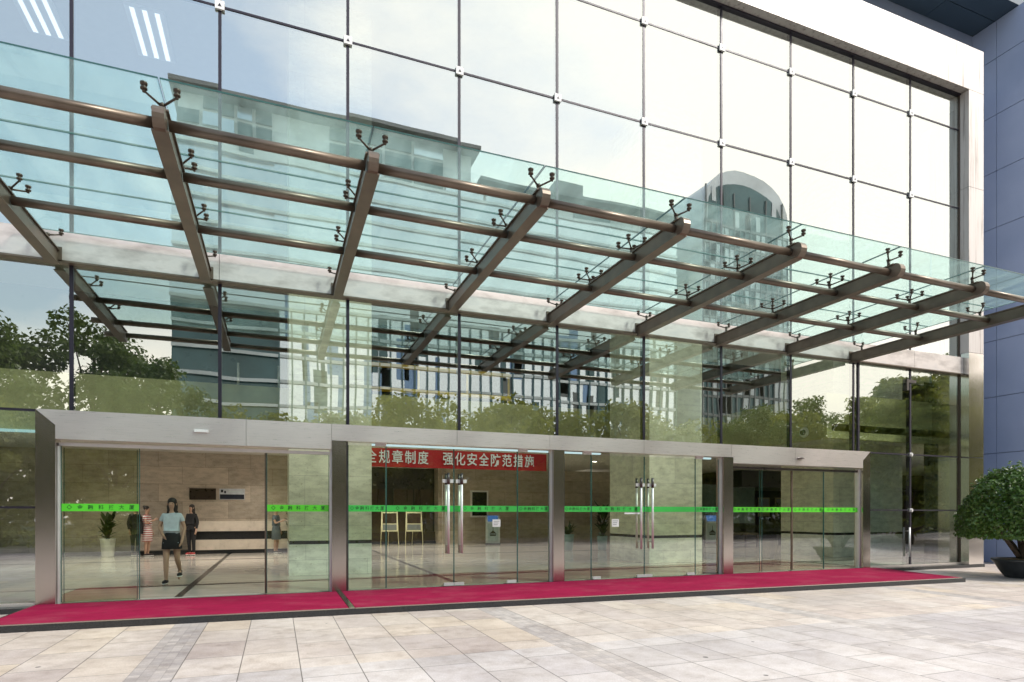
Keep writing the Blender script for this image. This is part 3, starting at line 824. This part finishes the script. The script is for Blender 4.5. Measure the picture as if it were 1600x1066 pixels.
spots = [  # x, y, prototype, scale
    (-19, -25, 0, 1.02), (-13.5, -22, 0, .96), (-9.2, -27, 0, 1.12), (-5.5, -23, 0, .78), (-1.0, -25, 1, .80), (3.5, -22.5, 3, .86), (8.2, -25, 1, .92),
    (13.0, -23, 3, 1.0), (17.5, -26, 1, .98), (22, -23, 3, .98), (27, -25.5, 1, .96), (32, -22.5, 0, .80), (37.5, -25, 3, 1.05), (43, -22, 2, .98),
    (49, -20.8, 2, 1.15), (52.5, -23.5, 2, 1.05), (56, -21.5, 2, 1.15), (46.5, -24.5, 1, 1.15), (51, -27, 1, 1.2), (57, -27.5, 1, 1.25), (-11.3, -20.9, 3, .72), (-16.5, -23.5, 3, .8), (-21.5, -21.5, 3, .85), (-7, -21, 3, .6), (29.5, -9.5, 2, .74), (33, -12, 3, 1.0), (36, -14.5, 2, .86), (40, -27, 1, 1.0), (34, -26, 1, .9), (62, -25, 0, 1.1), (-24, -29, 0, 1.1), (-16, -33, 1, 1.0), (-3, -33, 1, .9), (6, -33, 3, .95), (15, -34, 1, 1.0), (25, -34, 3, 1.0), (35, -33, 1, 1.0), (46, -31, 0, 1.1)]
look = {0: 'dark green broadleaf tree with a loose crown', 1: 'olive green broadleaf tree with a round crown', 2: 'yellow green tree with flat tiers of branches', 3: 'low bushy olive tree branching near the ground'}
used = set()
for k, (x, y, p, s) in enumerate(spots):
    lab = look[p] + ' across the plaza, mirrored in the glass facade'
    rz = k*1.7
    if p not in used:
        t = protos[p]; t.location = (x, y, -.1); t.rotation_euler = (0, 0, rz); used.add(p)
    else: t = dup(protos[p], (x, y, -.1), rz)
    t.scale = (s, s, s*(1.14 + .07*math.sin(k*2.3)))
    t['label'] = lab; t['group'] = {0: 'dark trees across the plaza', 1: 'olive trees across the plaza', 2: 'tiered trees across the plaza', 3: 'low bushy trees across the plaza'}[p]
rnd = random.Random(5)
pts = []
for k in range(22000):
    x = rnd.uniform(-30, 62); y = rnd.uniform(-19.6, -18.0); z = rnd.uniform(.05, .72) + .1*mnoise.noise(Vector((x*.8, y, 0)))
    fx = (y + 18.8)/.8
    if abs(fx) < .8 and z < .55: continue
    pts.append((Vector((x, y, z)), Vector((0, fx, .6))))
hd = link('hedge', leaf_mesh('hedge', pts, .17, [M['leaf_yellow']], .2, rnd)); tag(hd, 'long clipped yellow green hedge across the plaza, mirrored in the doors', 'hedge')
pts = []
for k in range(30000):
    x = rnd.uniform(-60, 95); y = rnd.uniform(-40.5, -36.5); top = (8.4 if x > 38 else 7.4) + 2.2*mnoise.noise(Vector((x*.16, .3, 0))) + .9*mnoise.noise(Vector((x*.6, 2, 0)))
    pts.append((Vector((x, y, rnd.uniform(-.1, 1)**.8*top if rnd.random() > .02 else .1)) if False else Vector((x, y, top*rnd.random()**.8)), Vector((0, 1, .8))))
wd = link('treeline', leaf_mesh('treeline', pts, .62, [M['leaf_olive']], .2, rnd)); tag(wd, kind='stuff')
g = MB(); g.box(-30, 62, -19.9, -17.8, -.3, .06); pl = g.build('planter_kerb', M['grey_stone']); tag(pl, 'long grey stone kerb edging the hedge across the plaza', 'kerb')
g = MB(); g.box(-90, 140, -88, -19.95, -.3, -.02); tag(g.build('lawn', plain('lawn_grass', (.05, .075, .018), .9, 0, .4, 3)), kind='structure')

# ---------------------------------------------------------------- buildings across the street, seen in the glass
M['fac_blue'] = plain('blue_tower_glass', (.16, .26, .44), .2, .6, .2, .1)
rq0 = random.Random(77)
T = thing('tower_block', 'long pale glass office block with dark top floors, mirrored in the facade', 'building', (30, -92, -.1))
TO = (30, -92, -.1)
g = MB(); g.box(0, 76, -130, -92, -.1, 58); g.build('tower_wall', M['fac_white'], T, TO)
g = MB(); g.box(-15, 0, -130, -92.4, -.1, 34); g.build('tower_wall', M['fac_dark'], T, TO)
g = MB(); g.box(-15, 0, -130, -92.4, 34, 58); g.build('tower_wall', M['fac_white'], T, TO)
g = MB(); g.box(-14.5, 33, -128, -94, 58, 66.5); g.box(33, 75, -128, -94, 58, 61.5); g.build('top_floor', M['fac_edge'], T, TO)
g = MB()
rq = random.Random(21)
x = -14.5
while x < 74:
    w_ = rq.uniform(2.5, 9)
    for z0, z1 in ((58.3, 60.4), (61.5, 63.6), (64.2, 66.2)):
        if z1 > 61 and x > 24: continue
        if rq.random() < (.95 if x < 0 or 8 < x < 30 else .45): g.box(x, min(x + w_ - .5, 75), -93.9, -93.5, z0, z1, rq.choice([0, 0, 1]))
    x += w_
g.build('top_windows', [M['fac_dark'], M['fac_white']], T, TO)
g = MB()
for k in range(39): g.box(k*2 - .12, k*2 + .12, -91.98, -91.6, 0, 34)
g.build('facade_fins', M['fac_dark'], T, TO)
g = MB()
for k in range(70):
    x = rq0.uniform(0, 75); z = rq0.uniform(3, 30); g.box(x, x + rq0.uniform(.5, 2.2), -91.975, -91.96, z, z + rq0.uniform(3, 14), rq0.choice([0, 1, 1, 2]))
g.build('window_strips', [M['fac_dark'], M['fac_blue'], M['fac_grey']], T, TO)
g = MB()
for k in range(15): g.box(-15, 76, -91.95, -91.65, 3.9*k + 3, 3.9*k + 3.5)
g.build('floor_edges', M['fac_edge'], T, TO)
g = MB(); g.box(-15.5, 34, -130, -91.2, 66.5, 67.1); g.box(34, 76.5, -130, -91.2, 61.5, 62.0); g.build('roof_slab', M['fac_grey'], T, TO)
g = MB(); g.box(8, 30, -93.5, -93.2, 67.1, 68.0); g.build('roof_parapet', M['fac_grey'], T, TO)
g = MB(); g.box(-13, -2, -110, -95, 67.1, 69); g.box(50, 56, -112, -94, 62.0, 65.5); g.build('plant_room', M['fac_grey'], T, TO)
U = thing('round_top_tower', 'narrow dark glass tower with an arched roof, mirrored in the upper panes', 'building', (94, -92, -.1))
UO = (94, -92, -.1)
g = MB()
arc = [(82, -.1), (106, -.1), (106, 66)] + [(94 + 12*math.cos(math.pi*k/14), 66 + 9*math.sin(math.pi*k/14)) for k in range(1, 14)] + [(82, 66)]
g.prism(arc, -92, -112); g.build('tower_wall', M['fac_edge'], U, UO)
arc2 = [(83, 2), (104, 2), (104, 66)] + [(93.5 + 10.5*math.cos(math.pi*k/14), 66 + 6.2*math.sin(math.pi*k/14)) for k in range(1, 14)] + [(83, 66)]
g = MB(); g.prism(arc2, -91.95, -91.99); g.build('curtain_wall', M['fac_dark'], U, UO)
g = MB()
for k in range(16): g.box(82.2, 105.8, -91.97, -91.7, 4*k + 2, 4*k + 2.5)
for k in range(17): g.box(82.3 + 1.45*k, 82.5 + 1.45*k, -91.93, -91.6, 1, 62 if k % 3 else 70)
g.build('facade_grid', M['fac_grey'], U, UO)
g = MB()
rq = random.Random(4)
for k in range(120):
    i_, j_ = rq.randrange(15), rq.randrange(17); g.box(82.55 + 1.45*i_, 83.7 + 1.45*i_, -91.9, -91.8, 4*j_ + 2.6, 4*j_ + 5.9)
g.build('pale_blinds', M['fac_edge'], U, UO)

# ---------------------------------------------------------------- potted topiary
PX, PY = 16.62, -2.55
K = thing('potted_tree', 'clipped dome shaped green tree in a wide dark pot beside the entrance', 'tree', (PX, PY, -.1))
KO = (PX, PY, -.1)
g = MB(); g.lathe([(.36, 0), (.40, .02), (.50, .17), (.59, .34), (.64, .39), (.66, .43), (.64, .45), (.59, .44), (.56, .38)], (PX, PY, -.1), 40); g.build('pot', M['pot'], K, KO)
g = MB(); g.lathe([(.575, .385), (.56, .41), (.35, .44), (.05, .46)], (PX, PY, -.1), 30); g.build('soil', M['soil'], K, KO)
rnd = random.Random(9)
g = MB()
for k in range(9):
    a = 6.28*k/9 + rnd.uniform(-.2, .2); r = rnd.uniform(.55, 1.15)
    b = Vector((PX + .08*math.cos(a), PY + .08*math.sin(a), .33)); e = Vector((PX + r*math.cos(a), PY + r*math.sin(a), rnd.uniform(.95, 1.3)))
    m1 = b.lerp(e, .35) + Vector((rnd.uniform(-.05, .05), rnd.uniform(-.05, .05), .06)); m2 = b.lerp(e, .7) + Vector((0, 0, .03))
    limb(g, [b, m1, m2, e], .055, .016, 8)
    for q in range(3):
        f = e + Vector((rnd.uniform(-.3, .3), rnd.uniform(-.3, .3), rnd.uniform(.1, .4))); limb(g, [m2, m2.lerp(f, .5), f], .018, .007, 6)
limb(g, [(PX, PY, .30), (PX + .04, PY, .7), (PX, PY + .05, 1.5)], .15, .05, 12)
g.build('trunk', M['bark'], K, KO)
pts = []
CZ = .98
for k in range(20000):
    a = rnd.uniform(0, 6.2832); u = rnd.uniform(-.12, 1)
    el = math.asin(max(-1, min(1, u)))
    lump = 1 + (.05 if rnd.random() < .02 else 0) + .10*mnoise.noise(Vector((math.cos(a)*3, math.sin(a)*3, u*4))) + .05*mnoise.noise(Vector((math.cos(a)*8, math.sin(a)*8, u*9)))
    rr = lump*(1 - abs(rnd.gauss(0, .07)))
    if rnd.random() < .2: rr *= rnd.uniform(.55, .95)
    x = 1.30*rr*math.cos(el)**.8*math.cos(a); y = 1.30*rr*math.cos(el)**.8*math.sin(a); z = 1.58*rr*u if u > 0 else .9*u - .05*rnd.random()
    if mnoise.noise(Vector((x*2.6, y*2.6, z*2.6 + 4))) > .38 and rnd.random() < .8: continue
    pts.append((Vector((PX + x, PY + y, CZ + z)), Vector((x, y, z*.9 + .25)).normalized()))
for k in range(12):
    a = rnd.uniform(0, 6.28); el = rnd.uniform(-.05, 1.4); d = Vector((math.cos(a)*math.cos(el), math.sin(a)*math.cos(el), math.sin(el)))
    base = Vector((PX + 1.26*d.x, PY + 1.26*d.y, CZ + 1.5*max(d.z, -.05)))
    for q in range(9): pts.append((base + (d + Vector((0, 0, .25)))*(.025*q) + Vector((rnd.uniform(-.03, .03), rnd.uniform(-.03, .03), rnd.uniform(-.03, .03))), d))
me = leaf_mesh('crown', [(p - Vector(KO), n) for p, n in pts], .086, [M['leaf_pot']], 0, rnd, .62)
link('crown', me, K)

# ---------------------------------------------------------------- people
SKIN = plain('skin', (.44, .27, .19), .55, 0, .06)
HAIR = plain('dark_hair', (.014, .011, .010), .45, 0, .2, 30, stretch=(1, 1, .1))
def cloth(name, c, stripes=None):
    if not stripes: return plain(name, c, .85, 0, .12, 12)
    t = NT(name); p = t.geo(); sp = t.n('SeparateXYZ'); t.t.links.new(p, sp.inputs[0])
    f = t.math('LESS_THAN', t.math('FRACT', t.math('MULTIPLY', sp.outputs[2], 14)), .45)
    return t.done(t.princ(t.mix(f, (*c, 1), (*stripes, 1)), .85))
def skinned(verts, edges, name, mats, parent, sub=2):
    """verts: [(pos, radius)]"""
    me = bpy.data.meshes.new(name); me.from_pydata([v[0] for v in verts], edges, []); me.update()
    o = bpy.data.objects.new(name, me); COL.objects.link(o)
    md = o.modifiers.new('s', 'SKIN'); md.use_smooth_shade = True
    if not me.skin_vertices: me.attributes.new('skin', 'FLOAT', 'POINT')
    for k, v in enumerate(verts):
        d = me.skin_vertices[0].data[k]; r = v[1]
        d.radius = (r, r) if not isinstance(r, tuple) else r
        d.use_root = (k == 0)
    sb = o.modifiers.new('b', 'SUBSURF'); sb.levels = sub
    dg = bpy.context.evaluated_depsgraph_get(); dg.update()
    m2 = bpy.data.meshes.new_from_object(o.evaluated_get(dg)); bpy.data.objects.remove(o)
    for m in mats: m2.materials.append(m)
    return link(name, m2, parent)
def person(label, loc, rz, h, top, bottom, shoes, hair='long', stride=0.0, arms=None, dress=False, sleeve=True, trousers=False, group=None):
    """faces -y in its own frame; stride: how far the left foot trails behind"""
    t = thing('person', label, 'person', loc, rz, group)
    s = h/1.7
    P = lambda x, y, z: Vector((x*s, y*s, z*s))
    ft = stride
    L = {'pel': P(0, 0, .93), 'wst': P(0, .0, 1.06), 'chs': P(0, -.005, 1.26), 'nck': P(0, .015, 1.42), 'nk2': P(0, .005, 1.49), 'hd1': P(0, -.012, 1.56), 'hd2': P(0, -.008, 1.64)}
    verts = [(L['pel'], (.13*s, .095*s)), (L['wst'], (.108*s, .08*s)), (L['chs'], (.135*s, .095*s)), (L['nck'], .055*s), (L['nk2'], .047*s), (L['hd1'], (.066*s, .078*s)), (L['hd2'], (.066*s, .08*s))]
    edges = [(0, 1), (1, 2), (2, 3), (3, 4), (4, 5), (5, 6)]
    def add(p, r, par): verts.append((p, r)); edges.append((par, len(verts) - 1)); return len(verts) - 1
    legs = {}; armj = {}
    for sx, nm in ((-1, 'R'), (1, 'L')):
        back = ft if nm == 'L' else -ft*.45
        lift = .16*ft/.35 if (nm == 'L' and ft) else 0
        hip = P(.085*sx, 0, .87); knee = P(.085*sx, -.05*(1 if ft else .3) + back*.30, .49); ank = P(.075*sx, back + .02, .085 + lift)
        toe = P(.085*sx, back - .13, .03 + lift*(.25 if lift else 0)); heel = P(.075*sx, back + .045, .03 + lift*1.15)
        a = add(hip, .082*s, 0); b = add(hip.lerp(knee, .5), .070*s, a); c = add(knee, .052*s, b); d = add(knee.lerp(ank, .35), .052*s, c); e = add(ank, .033*s, d); add(toe, (.036*s, .022*s), e)
        legs[nm] = (hip, knee, ank, toe, heel)
        A = (arms or {}).get(nm)
        sh = P(.150*sx, .01, 1.365)
        el = P(*A[0]) if A else P(.205*sx, .03, 1.10)
        wr = P(*A[1]) if A else P(.215*sx, -.05, .86)
        a = add(sh, .046*s, 2); b = add(el, .036*s, a); c = add(wr, .024*s, b)
        dr = (wr - el).normalized(); sd = dr.orthogonal().normalized() if abs(dr.y) > .9 else dr.cross(Vector((1, 0, 0))).normalized()
        pm = add(wr + dr*.07*s, (.032*s, .018*s), c)
        for q, (o_, ln) in enumerate(((-.026, .062), (-.009, .075), (.009, .070), (.025, .056))):
            k1 = add(wr + dr*(.095*s) + sd*o_*s, .0092*s, pm)
            k2 = add(wr + dr*(.095 + ln*.5)*s + sd*o_*1.1*s + Vector((-sx*.008*s, 0, 0)), .0085*s, k1)
            add(wr + dr*(.095 + ln)*s + sd*o_*1.1*s + Vector((-sx*.024*s, 0, 0)), .0072*s, k2)
        k1 = add(wr + dr*.05*s + sd*-.036*s, .0105*s, c); add(wr + dr*.085*s + sd*-.055*s, .0085*s, k1)
        armj[nm] = (sh, el, wr)
    # nose and chin
    n1 = add(P(0, -.082, 1.585), .014*s, 5); add(P(0, -.060, 1.525), .03*s, 5)
    body = skinned(verts, edges, 'body', [SKIN, HAIR], t)
    bm = bmesh.new(); bm.from_mesh(body.data)
    n0 = len(bm.faces)
    for sx in (-1, 1):
        bmesh.ops.create_icosphere(bm, subdivisions=1, radius=.009*s, matrix=Matrix.Translation(P(.03*sx, -.079, 1.605)))
        bmesh.ops.create_icosphere(bm, subdivisions=1, radius=.022*s, matrix=Matrix.Translation(P(.082*sx, .0, 1.59)) @ Matrix.Diagonal((.4, .8, 1.2, 1)))
    bmesh.ops.create_cube(bm, size=1, matrix=Matrix.Translation(P(0, -.084, 1.545)) @ Matrix.Diagonal((.04*s, .006*s, .008*s, 1)))
    bm.faces.ensure_lookup_table()
    for f in bm.faces[n0:]:
        cz = f.calc_center_median()
        if abs(cz.x) < .05*s and cz.z > 1.56*s: f.material_index = 1
    bm.to_mesh(body.data); bm.free()
    # hair
    g = MB()
    g.ball(P(0, .028, 1.648), .1*s, 0, 3, (.84, .93, .80))
    if hair == 'long':
        g.ball(P(0, .036, 1.54), .1*s, 0, 3, (1.0, .74, 1.7)); g.ball(P(-.045, .05, 1.42), .06*s, 0, 2, (1, .9, 2.0)); g.ball(P(.05, .05, 1.40), .055*s, 0, 2, (1, .9, 2.0))
    elif hair == 'bun': g.ball(P(0, .105, 1.69), .045*s, 0, 2)
    g.build('hair', HAIR, t)
    # top
    tv = [(L['pel'] + P(0, 0, .01), (.138*s, .104*s)), (L['wst'], (.126*s, .098*s)), (L['chs'], (.152*s, .130*s)), (P(0, .004, 1.38), (.092*s, .082*s)), (P(0, .008, 1.425), .062*s)]
    te = [(0, 1), (1, 2), (2, 3), (3, 4)]
    tv.append((P(0, 0, .90 if not trousers else .84), (.125*s, .095*s) if not trousers else (.15*s, .115*s))); te.append((0, 5))
    for nm in 'RL':
        sh, el, wr = armj[nm]
        tv.append((sh, .060*s)); te.append((2, len(tv) - 1)); tv.append((sh.lerp(el, .55 if sleeve is True else 1.0), .054*s)); te.append((len(tv) - 2, len(tv) - 1))
        if sleeve == 'long': tv.append((wr.lerp(el, .1), .036*s)); te.append((len(tv) - 2, len(tv) - 1))
    skinned(tv, te, 'dress' if dress else 'shirt', [top], t)
    if trousers:
        bv = [(L['pel'] + P(0, 0, .05), (.140*s, .108*s))]; be = []
        for nm in 'RL':
            hip, knee, ank, toe, heel = legs[nm]
            k = len(bv); bv += [(hip, .098*s), (hip.lerp(knee, .5), .086*s), (knee, .066*s), (ank, .050*s)]; be += [(0, k), (k, k+1), (k+1, k+2), (k+2, k+3)]
        skinned(bv, be, 'trousers', [bottom], t)
    else:
        g = MB(); zl = .70 if not dress else .52
        g.lathe([(.140*s, 1.02*s), (.158*s, .96*s), (.176*s, .84*s), (.184*s, zl*s), (.179*s, zl*s - .004), (.155*s, .82*s)], (0, 0, 0), 28, 0, 1, .84)
        g.build('skirt', bottom, t)
    for nm in 'RL':
        hip, knee, ank, toe, heel = legs[nm]
        g = MB(); d = (toe - heel); m = heel.lerp(toe, .55)
        g.ball(m + Vector((0, 0, .024*s)), .05*s, 0, 2, (.95, 2.6, .95)); g.ball(ank + Vector((0, 0, -.02*s)), .044*s, 0, 2)
        g.ball(m + Vector((0, 0, -.004*s)), .05*s, 1, 2, (1.0, 2.7, .36))
        g.build('shoe', [shoes, M['white']], t)
    return t
C_ = cloth
w1 = person('long haired woman in pale blue top and black skirt walking out of the door', (-1.98, 2.35, .004), R(-4), 1.72, C_('pale_blue_cotton', (.52, .60, .66)), C_('black_cotton', (.012, .012, .014)), C_('black_canvas', (.02, .02, .024)), stride=.33,
            arms={'R': ((-.225, .0, 1.13), (-.13, -.17, 1.0)), 'L': ((.225, .02, 1.12), (.20, -.08, .90))})
w2 = person('woman in a red and white striped dress standing by the left lobby wall', (-4.02, 11.6, .004), R(70), 1.66, C_('striped_cotton', (.68, .64, .62), (.40, .08, .08)), bpy.data.materials['striped_cotton'], C_('dark_leather', (.04, .03, .03)), hair='bun', dress=True,
            arms={'R': ((-.20, -.08, 1.12), (-.14, -.26, 1.22))})
w3 = person('person in black clothes with a backpack, standing behind the woman in stripes', (-4.42, 11.9, .004), R(40), 1.70, C_('black_jersey', (.014, .014, .016)), C_('charcoal_denim', (.03, .03, .035)), bpy.data.materials['dark_leather'], hair='short', trousers=True, sleeve='long')
w4 = person('person in all black clothes and white soled shoes, standing before the stone counter', (-2.72, 11.7, .004), R(-30), 1.72, bpy.data.materials['black_jersey'], bpy.data.materials['black_jersey'], C_('red_canvas', (.4, .05, .05)), hair='long', trousers=True, sleeve='long')
w5 = person('woman in a long grey blue dress standing just left of the first stone column', (-.02, 11.7, .004), R(60), 1.64, C_('grey_blue_cotton', (.10, .125, .15)), bpy.data.materials['grey_blue_cotton'], bpy.data.materials['dark_leather'], hair='bun', dress=True,
            arms={'R': ((-.20, -.08, 1.12), (-.10, -.26, 1.20))})
g = MB(); g.box(-.13, .13, -.09, .09, -.19, .19); g.bevel(.05, 3)
o = g.build('handbag', C_('black_leather', (.014, .013, .013))); o.location = (-4.24, 11.42, .95); tag(o, 'black shoulder bag hanging at the side of the woman in stripes', 'bag')
g = MB(); g.tube((-4.14, 11.42, 1.13), (-4.05, 11.55, 1.36), .012, n=6); g.tube((-4.32, 11.42, 1.13), (-4.08, 11.58, 1.37), .012, n=6); g.build('strap', bpy.data.materials['black_leather'], o, (-4.24, 11.42, .95))

# ---------------------------------------------------------------- things in the lobby
def indoor_plant(label, x, y, pot_r, pot_h, h, n, leaf_l, potmat, seed, bushy=False, group=None):
    rnd = random.Random(seed)
    t = thing('potted_plant', label, 'plant', (x, y, .004), 0, group)
    g = MB(); g.lathe([(pot_r*.72, 0), (pot_r*.78, .02), (pot_r, pot_h*.92), (pot_r*1.06, pot_h), (pot_r*.94, pot_h), (pot_r*.9, pot_h*.9)], n=24); g.build('pot', potmat, t)
    g = MB(); st = MB()
    for k in range(n):
        a = rnd.uniform(0, 6.28); lean = rnd.uniform(.25, 1.0); b = Vector((rnd.uniform(-.05, .05), rnd.uniform(-.05, .05), pot_h*.9))
        zb = rnd.uniform(0, h - pot_h - leaf_l*.6) if bushy else rnd.uniform(0, .12)*h
        b2 = b + Vector((.12*math.cos(a)*zb, .12*math.sin(a)*zb, zb))
        d = Vector((math.cos(a)*lean, math.sin(a)*lean, 1.1 - .6*lean)).normalized(); side = Vector((-math.sin(a), math.cos(a), 0))
        ln = leaf_l*rnd.uniform(.7, 1.15); prev = None; m = 5
        for q in range(m + 1):
            f = q/m; c = b2 + d*ln*f + Vector((0, 0, -ln*.45*f*f*lean)); w = leaf_l*(.14 if bushy else .05)*math.sin(math.pi*(.1 + .88*f))
            cur = (g.bm.verts.new(c - side*w), g.bm.verts.new(c + side*w))
            if prev: g.bm.faces.new((prev[0], prev[1], cur[1], cur[0]))
            prev = cur
        if k % 6 == 0: st.tube(b, b2, .012, .008, 6)
    st.tube((0, 0, pot_h*.8), (0, 0, max(pot_h + .1, h*.6)), .03, .012, 8)
    st.build('stem', M['bark'], t); g.build('foliage', M['leaf_indoor'], t)
    return t
indoor_plant('low spiky green plant in a pale blue pot behind the second pair of swing doors', 10.55, 9.6, .24, .62, 1.25, 60, .62, M['teal_pot'], 1)
indoor_plant('tall leafy plant beside the second stone column', 11.9, 9.3, .2, .55, 2.1, 70, .50, M['teal_pot'], 2, True)
indoor_plant('leafy plant in a small pot left of the first stone column', .55, 11.9, .2, .4, 1.9, 60, .42, M['white'], 3, True)
indoor_plant('tall dark plant standing behind the closed sliding doors of the rightmost portal', 21.0, 9.2, .26, .5, 2.0, 90, .50, M['pot'], 4, True)
indoor_plant('dark bushy plant in a pale blue pot behind the far left window', -6.6, 3.8, .30, .55, 2.0, 90, .6, M['teal_pot'], 5, True)
indoor_plant('small dark plant in a pot at the left end of the stone counter', -5.2, 11.9, .22, .6, 1.6, 60, .45, M['white'], 6, True)
def kiosk(label, x, y, rz):
    t = thing('information_kiosk', label, 'kiosk', (x, y, .004), rz, 'information kiosks in the lobby')
    g = MB(); g.prism([(-.34, 0), (.34, 0), (.34, .06), (-.34, .06)], -.26, .26); g.build('base', M['dark_wall'], t)
    g = MB()
    prof = [(-.20, .06), (.18, .06), (.16, 1.30), (.08, 1.34), (-.22, 1.02)]
    a = [g.bm.verts.new((-.32, y_, z_)) for y_, z_ in prof]; b = [g.bm.verts.new((.32, y_, z_)) for y_, z_ in prof]
    g.bm.faces.new(a); g.bm.faces.new(list(reversed(b)))
    for k in range(5): g.bm.faces.new((a[k], b[k], b[(k+1) % 5], a[(k+1) % 5]))
    g.bevel(.015, 2); g.build('body', M['kiosk'], t)
    g = MB(); v = [g.bm.verts.new(p) for p in ((-.24, -.197, 1.065), (.24, -.197, 1.065), (.24, .045, 1.325), (-.24, .045, 1.325))]; g.bm.faces.new(v); 
    r = bmesh.ops.extrude_face_region(g.bm, geom=g.bm.faces[:]); bmesh.ops.translate(g.bm, vec=(0, -.012, .012), verts=[q for q in r['geom'] if isinstance(q, bmesh.types.BMVert)]); g.build('screen', M['screen_blue'], t)
    g = MB(); g.box(-.25, .25, -.232, -.222, .14, .96); g.build('front_panel', plain('kiosk_front', (.36, .46, .46), .4), t)
    g = MB()
    g.prism([(-.13, .40), (.13, .40), (.16, .47), (-.16, .47)], -.238, -.233); g.prism([(-.17, .50), (0, .66), (.17, .50)], -.238, -.233); g.box(-.012, .012, -.2375, -.233, .60, .85)
    g.build('front_emblem', M['dark_wall'], t)
    return t
kiosk('pale information kiosk with a lit sloping screen, seen beside the second steel post', 9.35, 15.0, R(-15))
kiosk('pale information kiosk seen between the second stone column and third steel post', 19.7, 12.4, R(-25))
g = MB(); g.box(8.72, 9.62, 16.40, 16.49, 1.25, 2.55, 0); g.box(8.80, 9.54, 16.39, 16.399, 1.33, 2.47, 1)
o = g.build('wall_display', [M['white'], M['screen'], M['screen']]); tag(o, 'upright black display in a white frame on the lobby wall above the kiosk', 'display')
def easel(label, x, y):
    t = thing('notice_easel', label, 'easel', (x, y, .004), 0, 'notice easels by the lift doors')
    for sx in (-1, 1):
        g = MB(); g.tube((sx*.40, -.10, 0), (sx*.34, .0, 1.55), .018, n=8); g.build('leg', M['poster'], t)
    g = MB(); g.tube((0, .38, 0), (0, .02, 1.45), .016, n=8); g.build('leg', M['poster'], t)
    g = MB(); g.box(-.36, .36, -.05, -.02, .62, 1.50, 0); g.box(-.31, .31, -.055, -.051, .98, 1.44, 1); g.box(-.31, .31, -.055, -.051, .68, .94, 2)
    g.build('board', [M['poster'], M['dark_door'], M['fac_grey']], t)
easel('left notice easel with a cream framed board in front of the lift doors', 4.72, 15.8)
easel('right notice easel with a cream framed board in front of the lift doors', 5.78, 15.6)
g = MB(); g.box(-2.92, -2.06, 12.85, 12.898, 1.93, 2.34); g.bevel(.006, 1); tag(g.build('wall_plaque', M['plaque_brown']), 'dark bronze plaque on the lobby wall, left of the blue and white one', 'sign', 'plaques on the lobby wall')
g = MB(); g.box(-1.95, -1.10, 12.85, 12.898, 1.94, 2.34, 0); g.box(-1.93, -1.12, 12.843, 12.849, 1.96, 2.13, 1); g.box(-1.90, -1.82, 12.843, 12.849, 2.20, 2.30, 2); g.box(-1.79, -1.73, 12.843, 12.849, 2.17, 2.26, 2); g.box(-1.64, -1.18, 12.843, 12.849, 2.21, 2.25, 3)
tag(g.build('wall_plaque', [M['plaque_white'], M['plaque_blue'], M['plaque_blue'], M['kiosk']]), 'white and navy plaque with a small emblem on the lobby wall', 'sign', 'plaques on the lobby wall')
for k, (x0, x1) in enumerate(((26.0, 27.0), (27.7, 29.0), (29.3, 30.6))):
    pass
POS = [(28.3, 29.2, 'narrow grey green notice on the far right lobby wall, leftmost of the row'), (29.7, 31.1, 'wide cream notice on the far right lobby wall, left of the bronze door edge'), (31.5, 32.7, 'cream notice on the far right lobby wall, behind the bronze door edge'), (33.0, 34.0, 'cream notice at the right end of the row on the far lobby wall')]
for x0, x1, lab in POS:
    g = MB(); g.box(x0, x1, 18.42, 18.49, 1.25, 2.45, 0); g.box(x0 + .06, x1 - .06, 18.412, 18.419, 1.9, 2.38, 1); tag(g.build('notice_board', [M['poster'], M['kiosk']]), lab, 'notice', 'notices on the far lobby wall')
t = thing('lobby_table', 'low dark table on the lobby floor behind the closed sliding doors', 'table', (18.3, 9.0, .004))
g = MB(); g.box(-.8, .8, -.4, .4, .52, .60); g.bevel(.01, 1); g.build('tabletop', M['dark_door'], t)
g = MB(); g.box(-.76, .76, -.36, .36, .14, .18); g.build('shelf', M['dark_door'], t)
for sx in (-1, 1):
    for sy in (-1, 1):
        g = MB(); g.box(sx*.74 - .04, sx*.74 + .04, sy*.34 - .04, sy*.34 + .04, 0, .52); g.build('leg', M['dark_door'], t)
# camera dome on the side of the mezzanine
t = thing('security_camera', 'small round white camera dome on the mezzanine side above the right portal', 'camera', (14.29, 1.75, 3.78))
g = MB(); g.tube((-.0, 0, 0), (-.05, 0, 0), .15, .14, 24); g.build('mount', M['white'], t)
g = MB(); g.ball((-.06, 0, 0), .085, 0, 3); g.build('dome', M['screen'], t)
# yellow guard rail on the mezzanine edge, between the columns
t = thing('guard_rail', 'yellow painted guard rail with two bars standing on the mezzanine edge', 'railing', (4.6, 6.1, 4.8))
for z in (.22, .92):
    g = MB(); g.tube((-2.4, 0, z), (2.2, 0, z), .07, n=10); g.build('rail_bar', M['yellow_metal'], t)
for x in (-2.2, -.7, .8, 2.15):
    g = MB(); g.tube((x, 0, 0), (x, 0, .95), .035, n=10); g.build('rail_post', M['yellow_metal'], t)
for k, x in enumerate((-.95, .05)):
    g = MB(); g.tube((x, 6.0, 4.8), (x, 6.0, 5.42), .03, n=10); o = g.build('rail_post', M['steel_bright']); tag(o, 'left pale steel post on the mezzanine edge, left of the first column' if k == 0 else 'right pale steel post on the mezzanine edge, beside the first column', 'post', 'steel posts on the mezzanine')
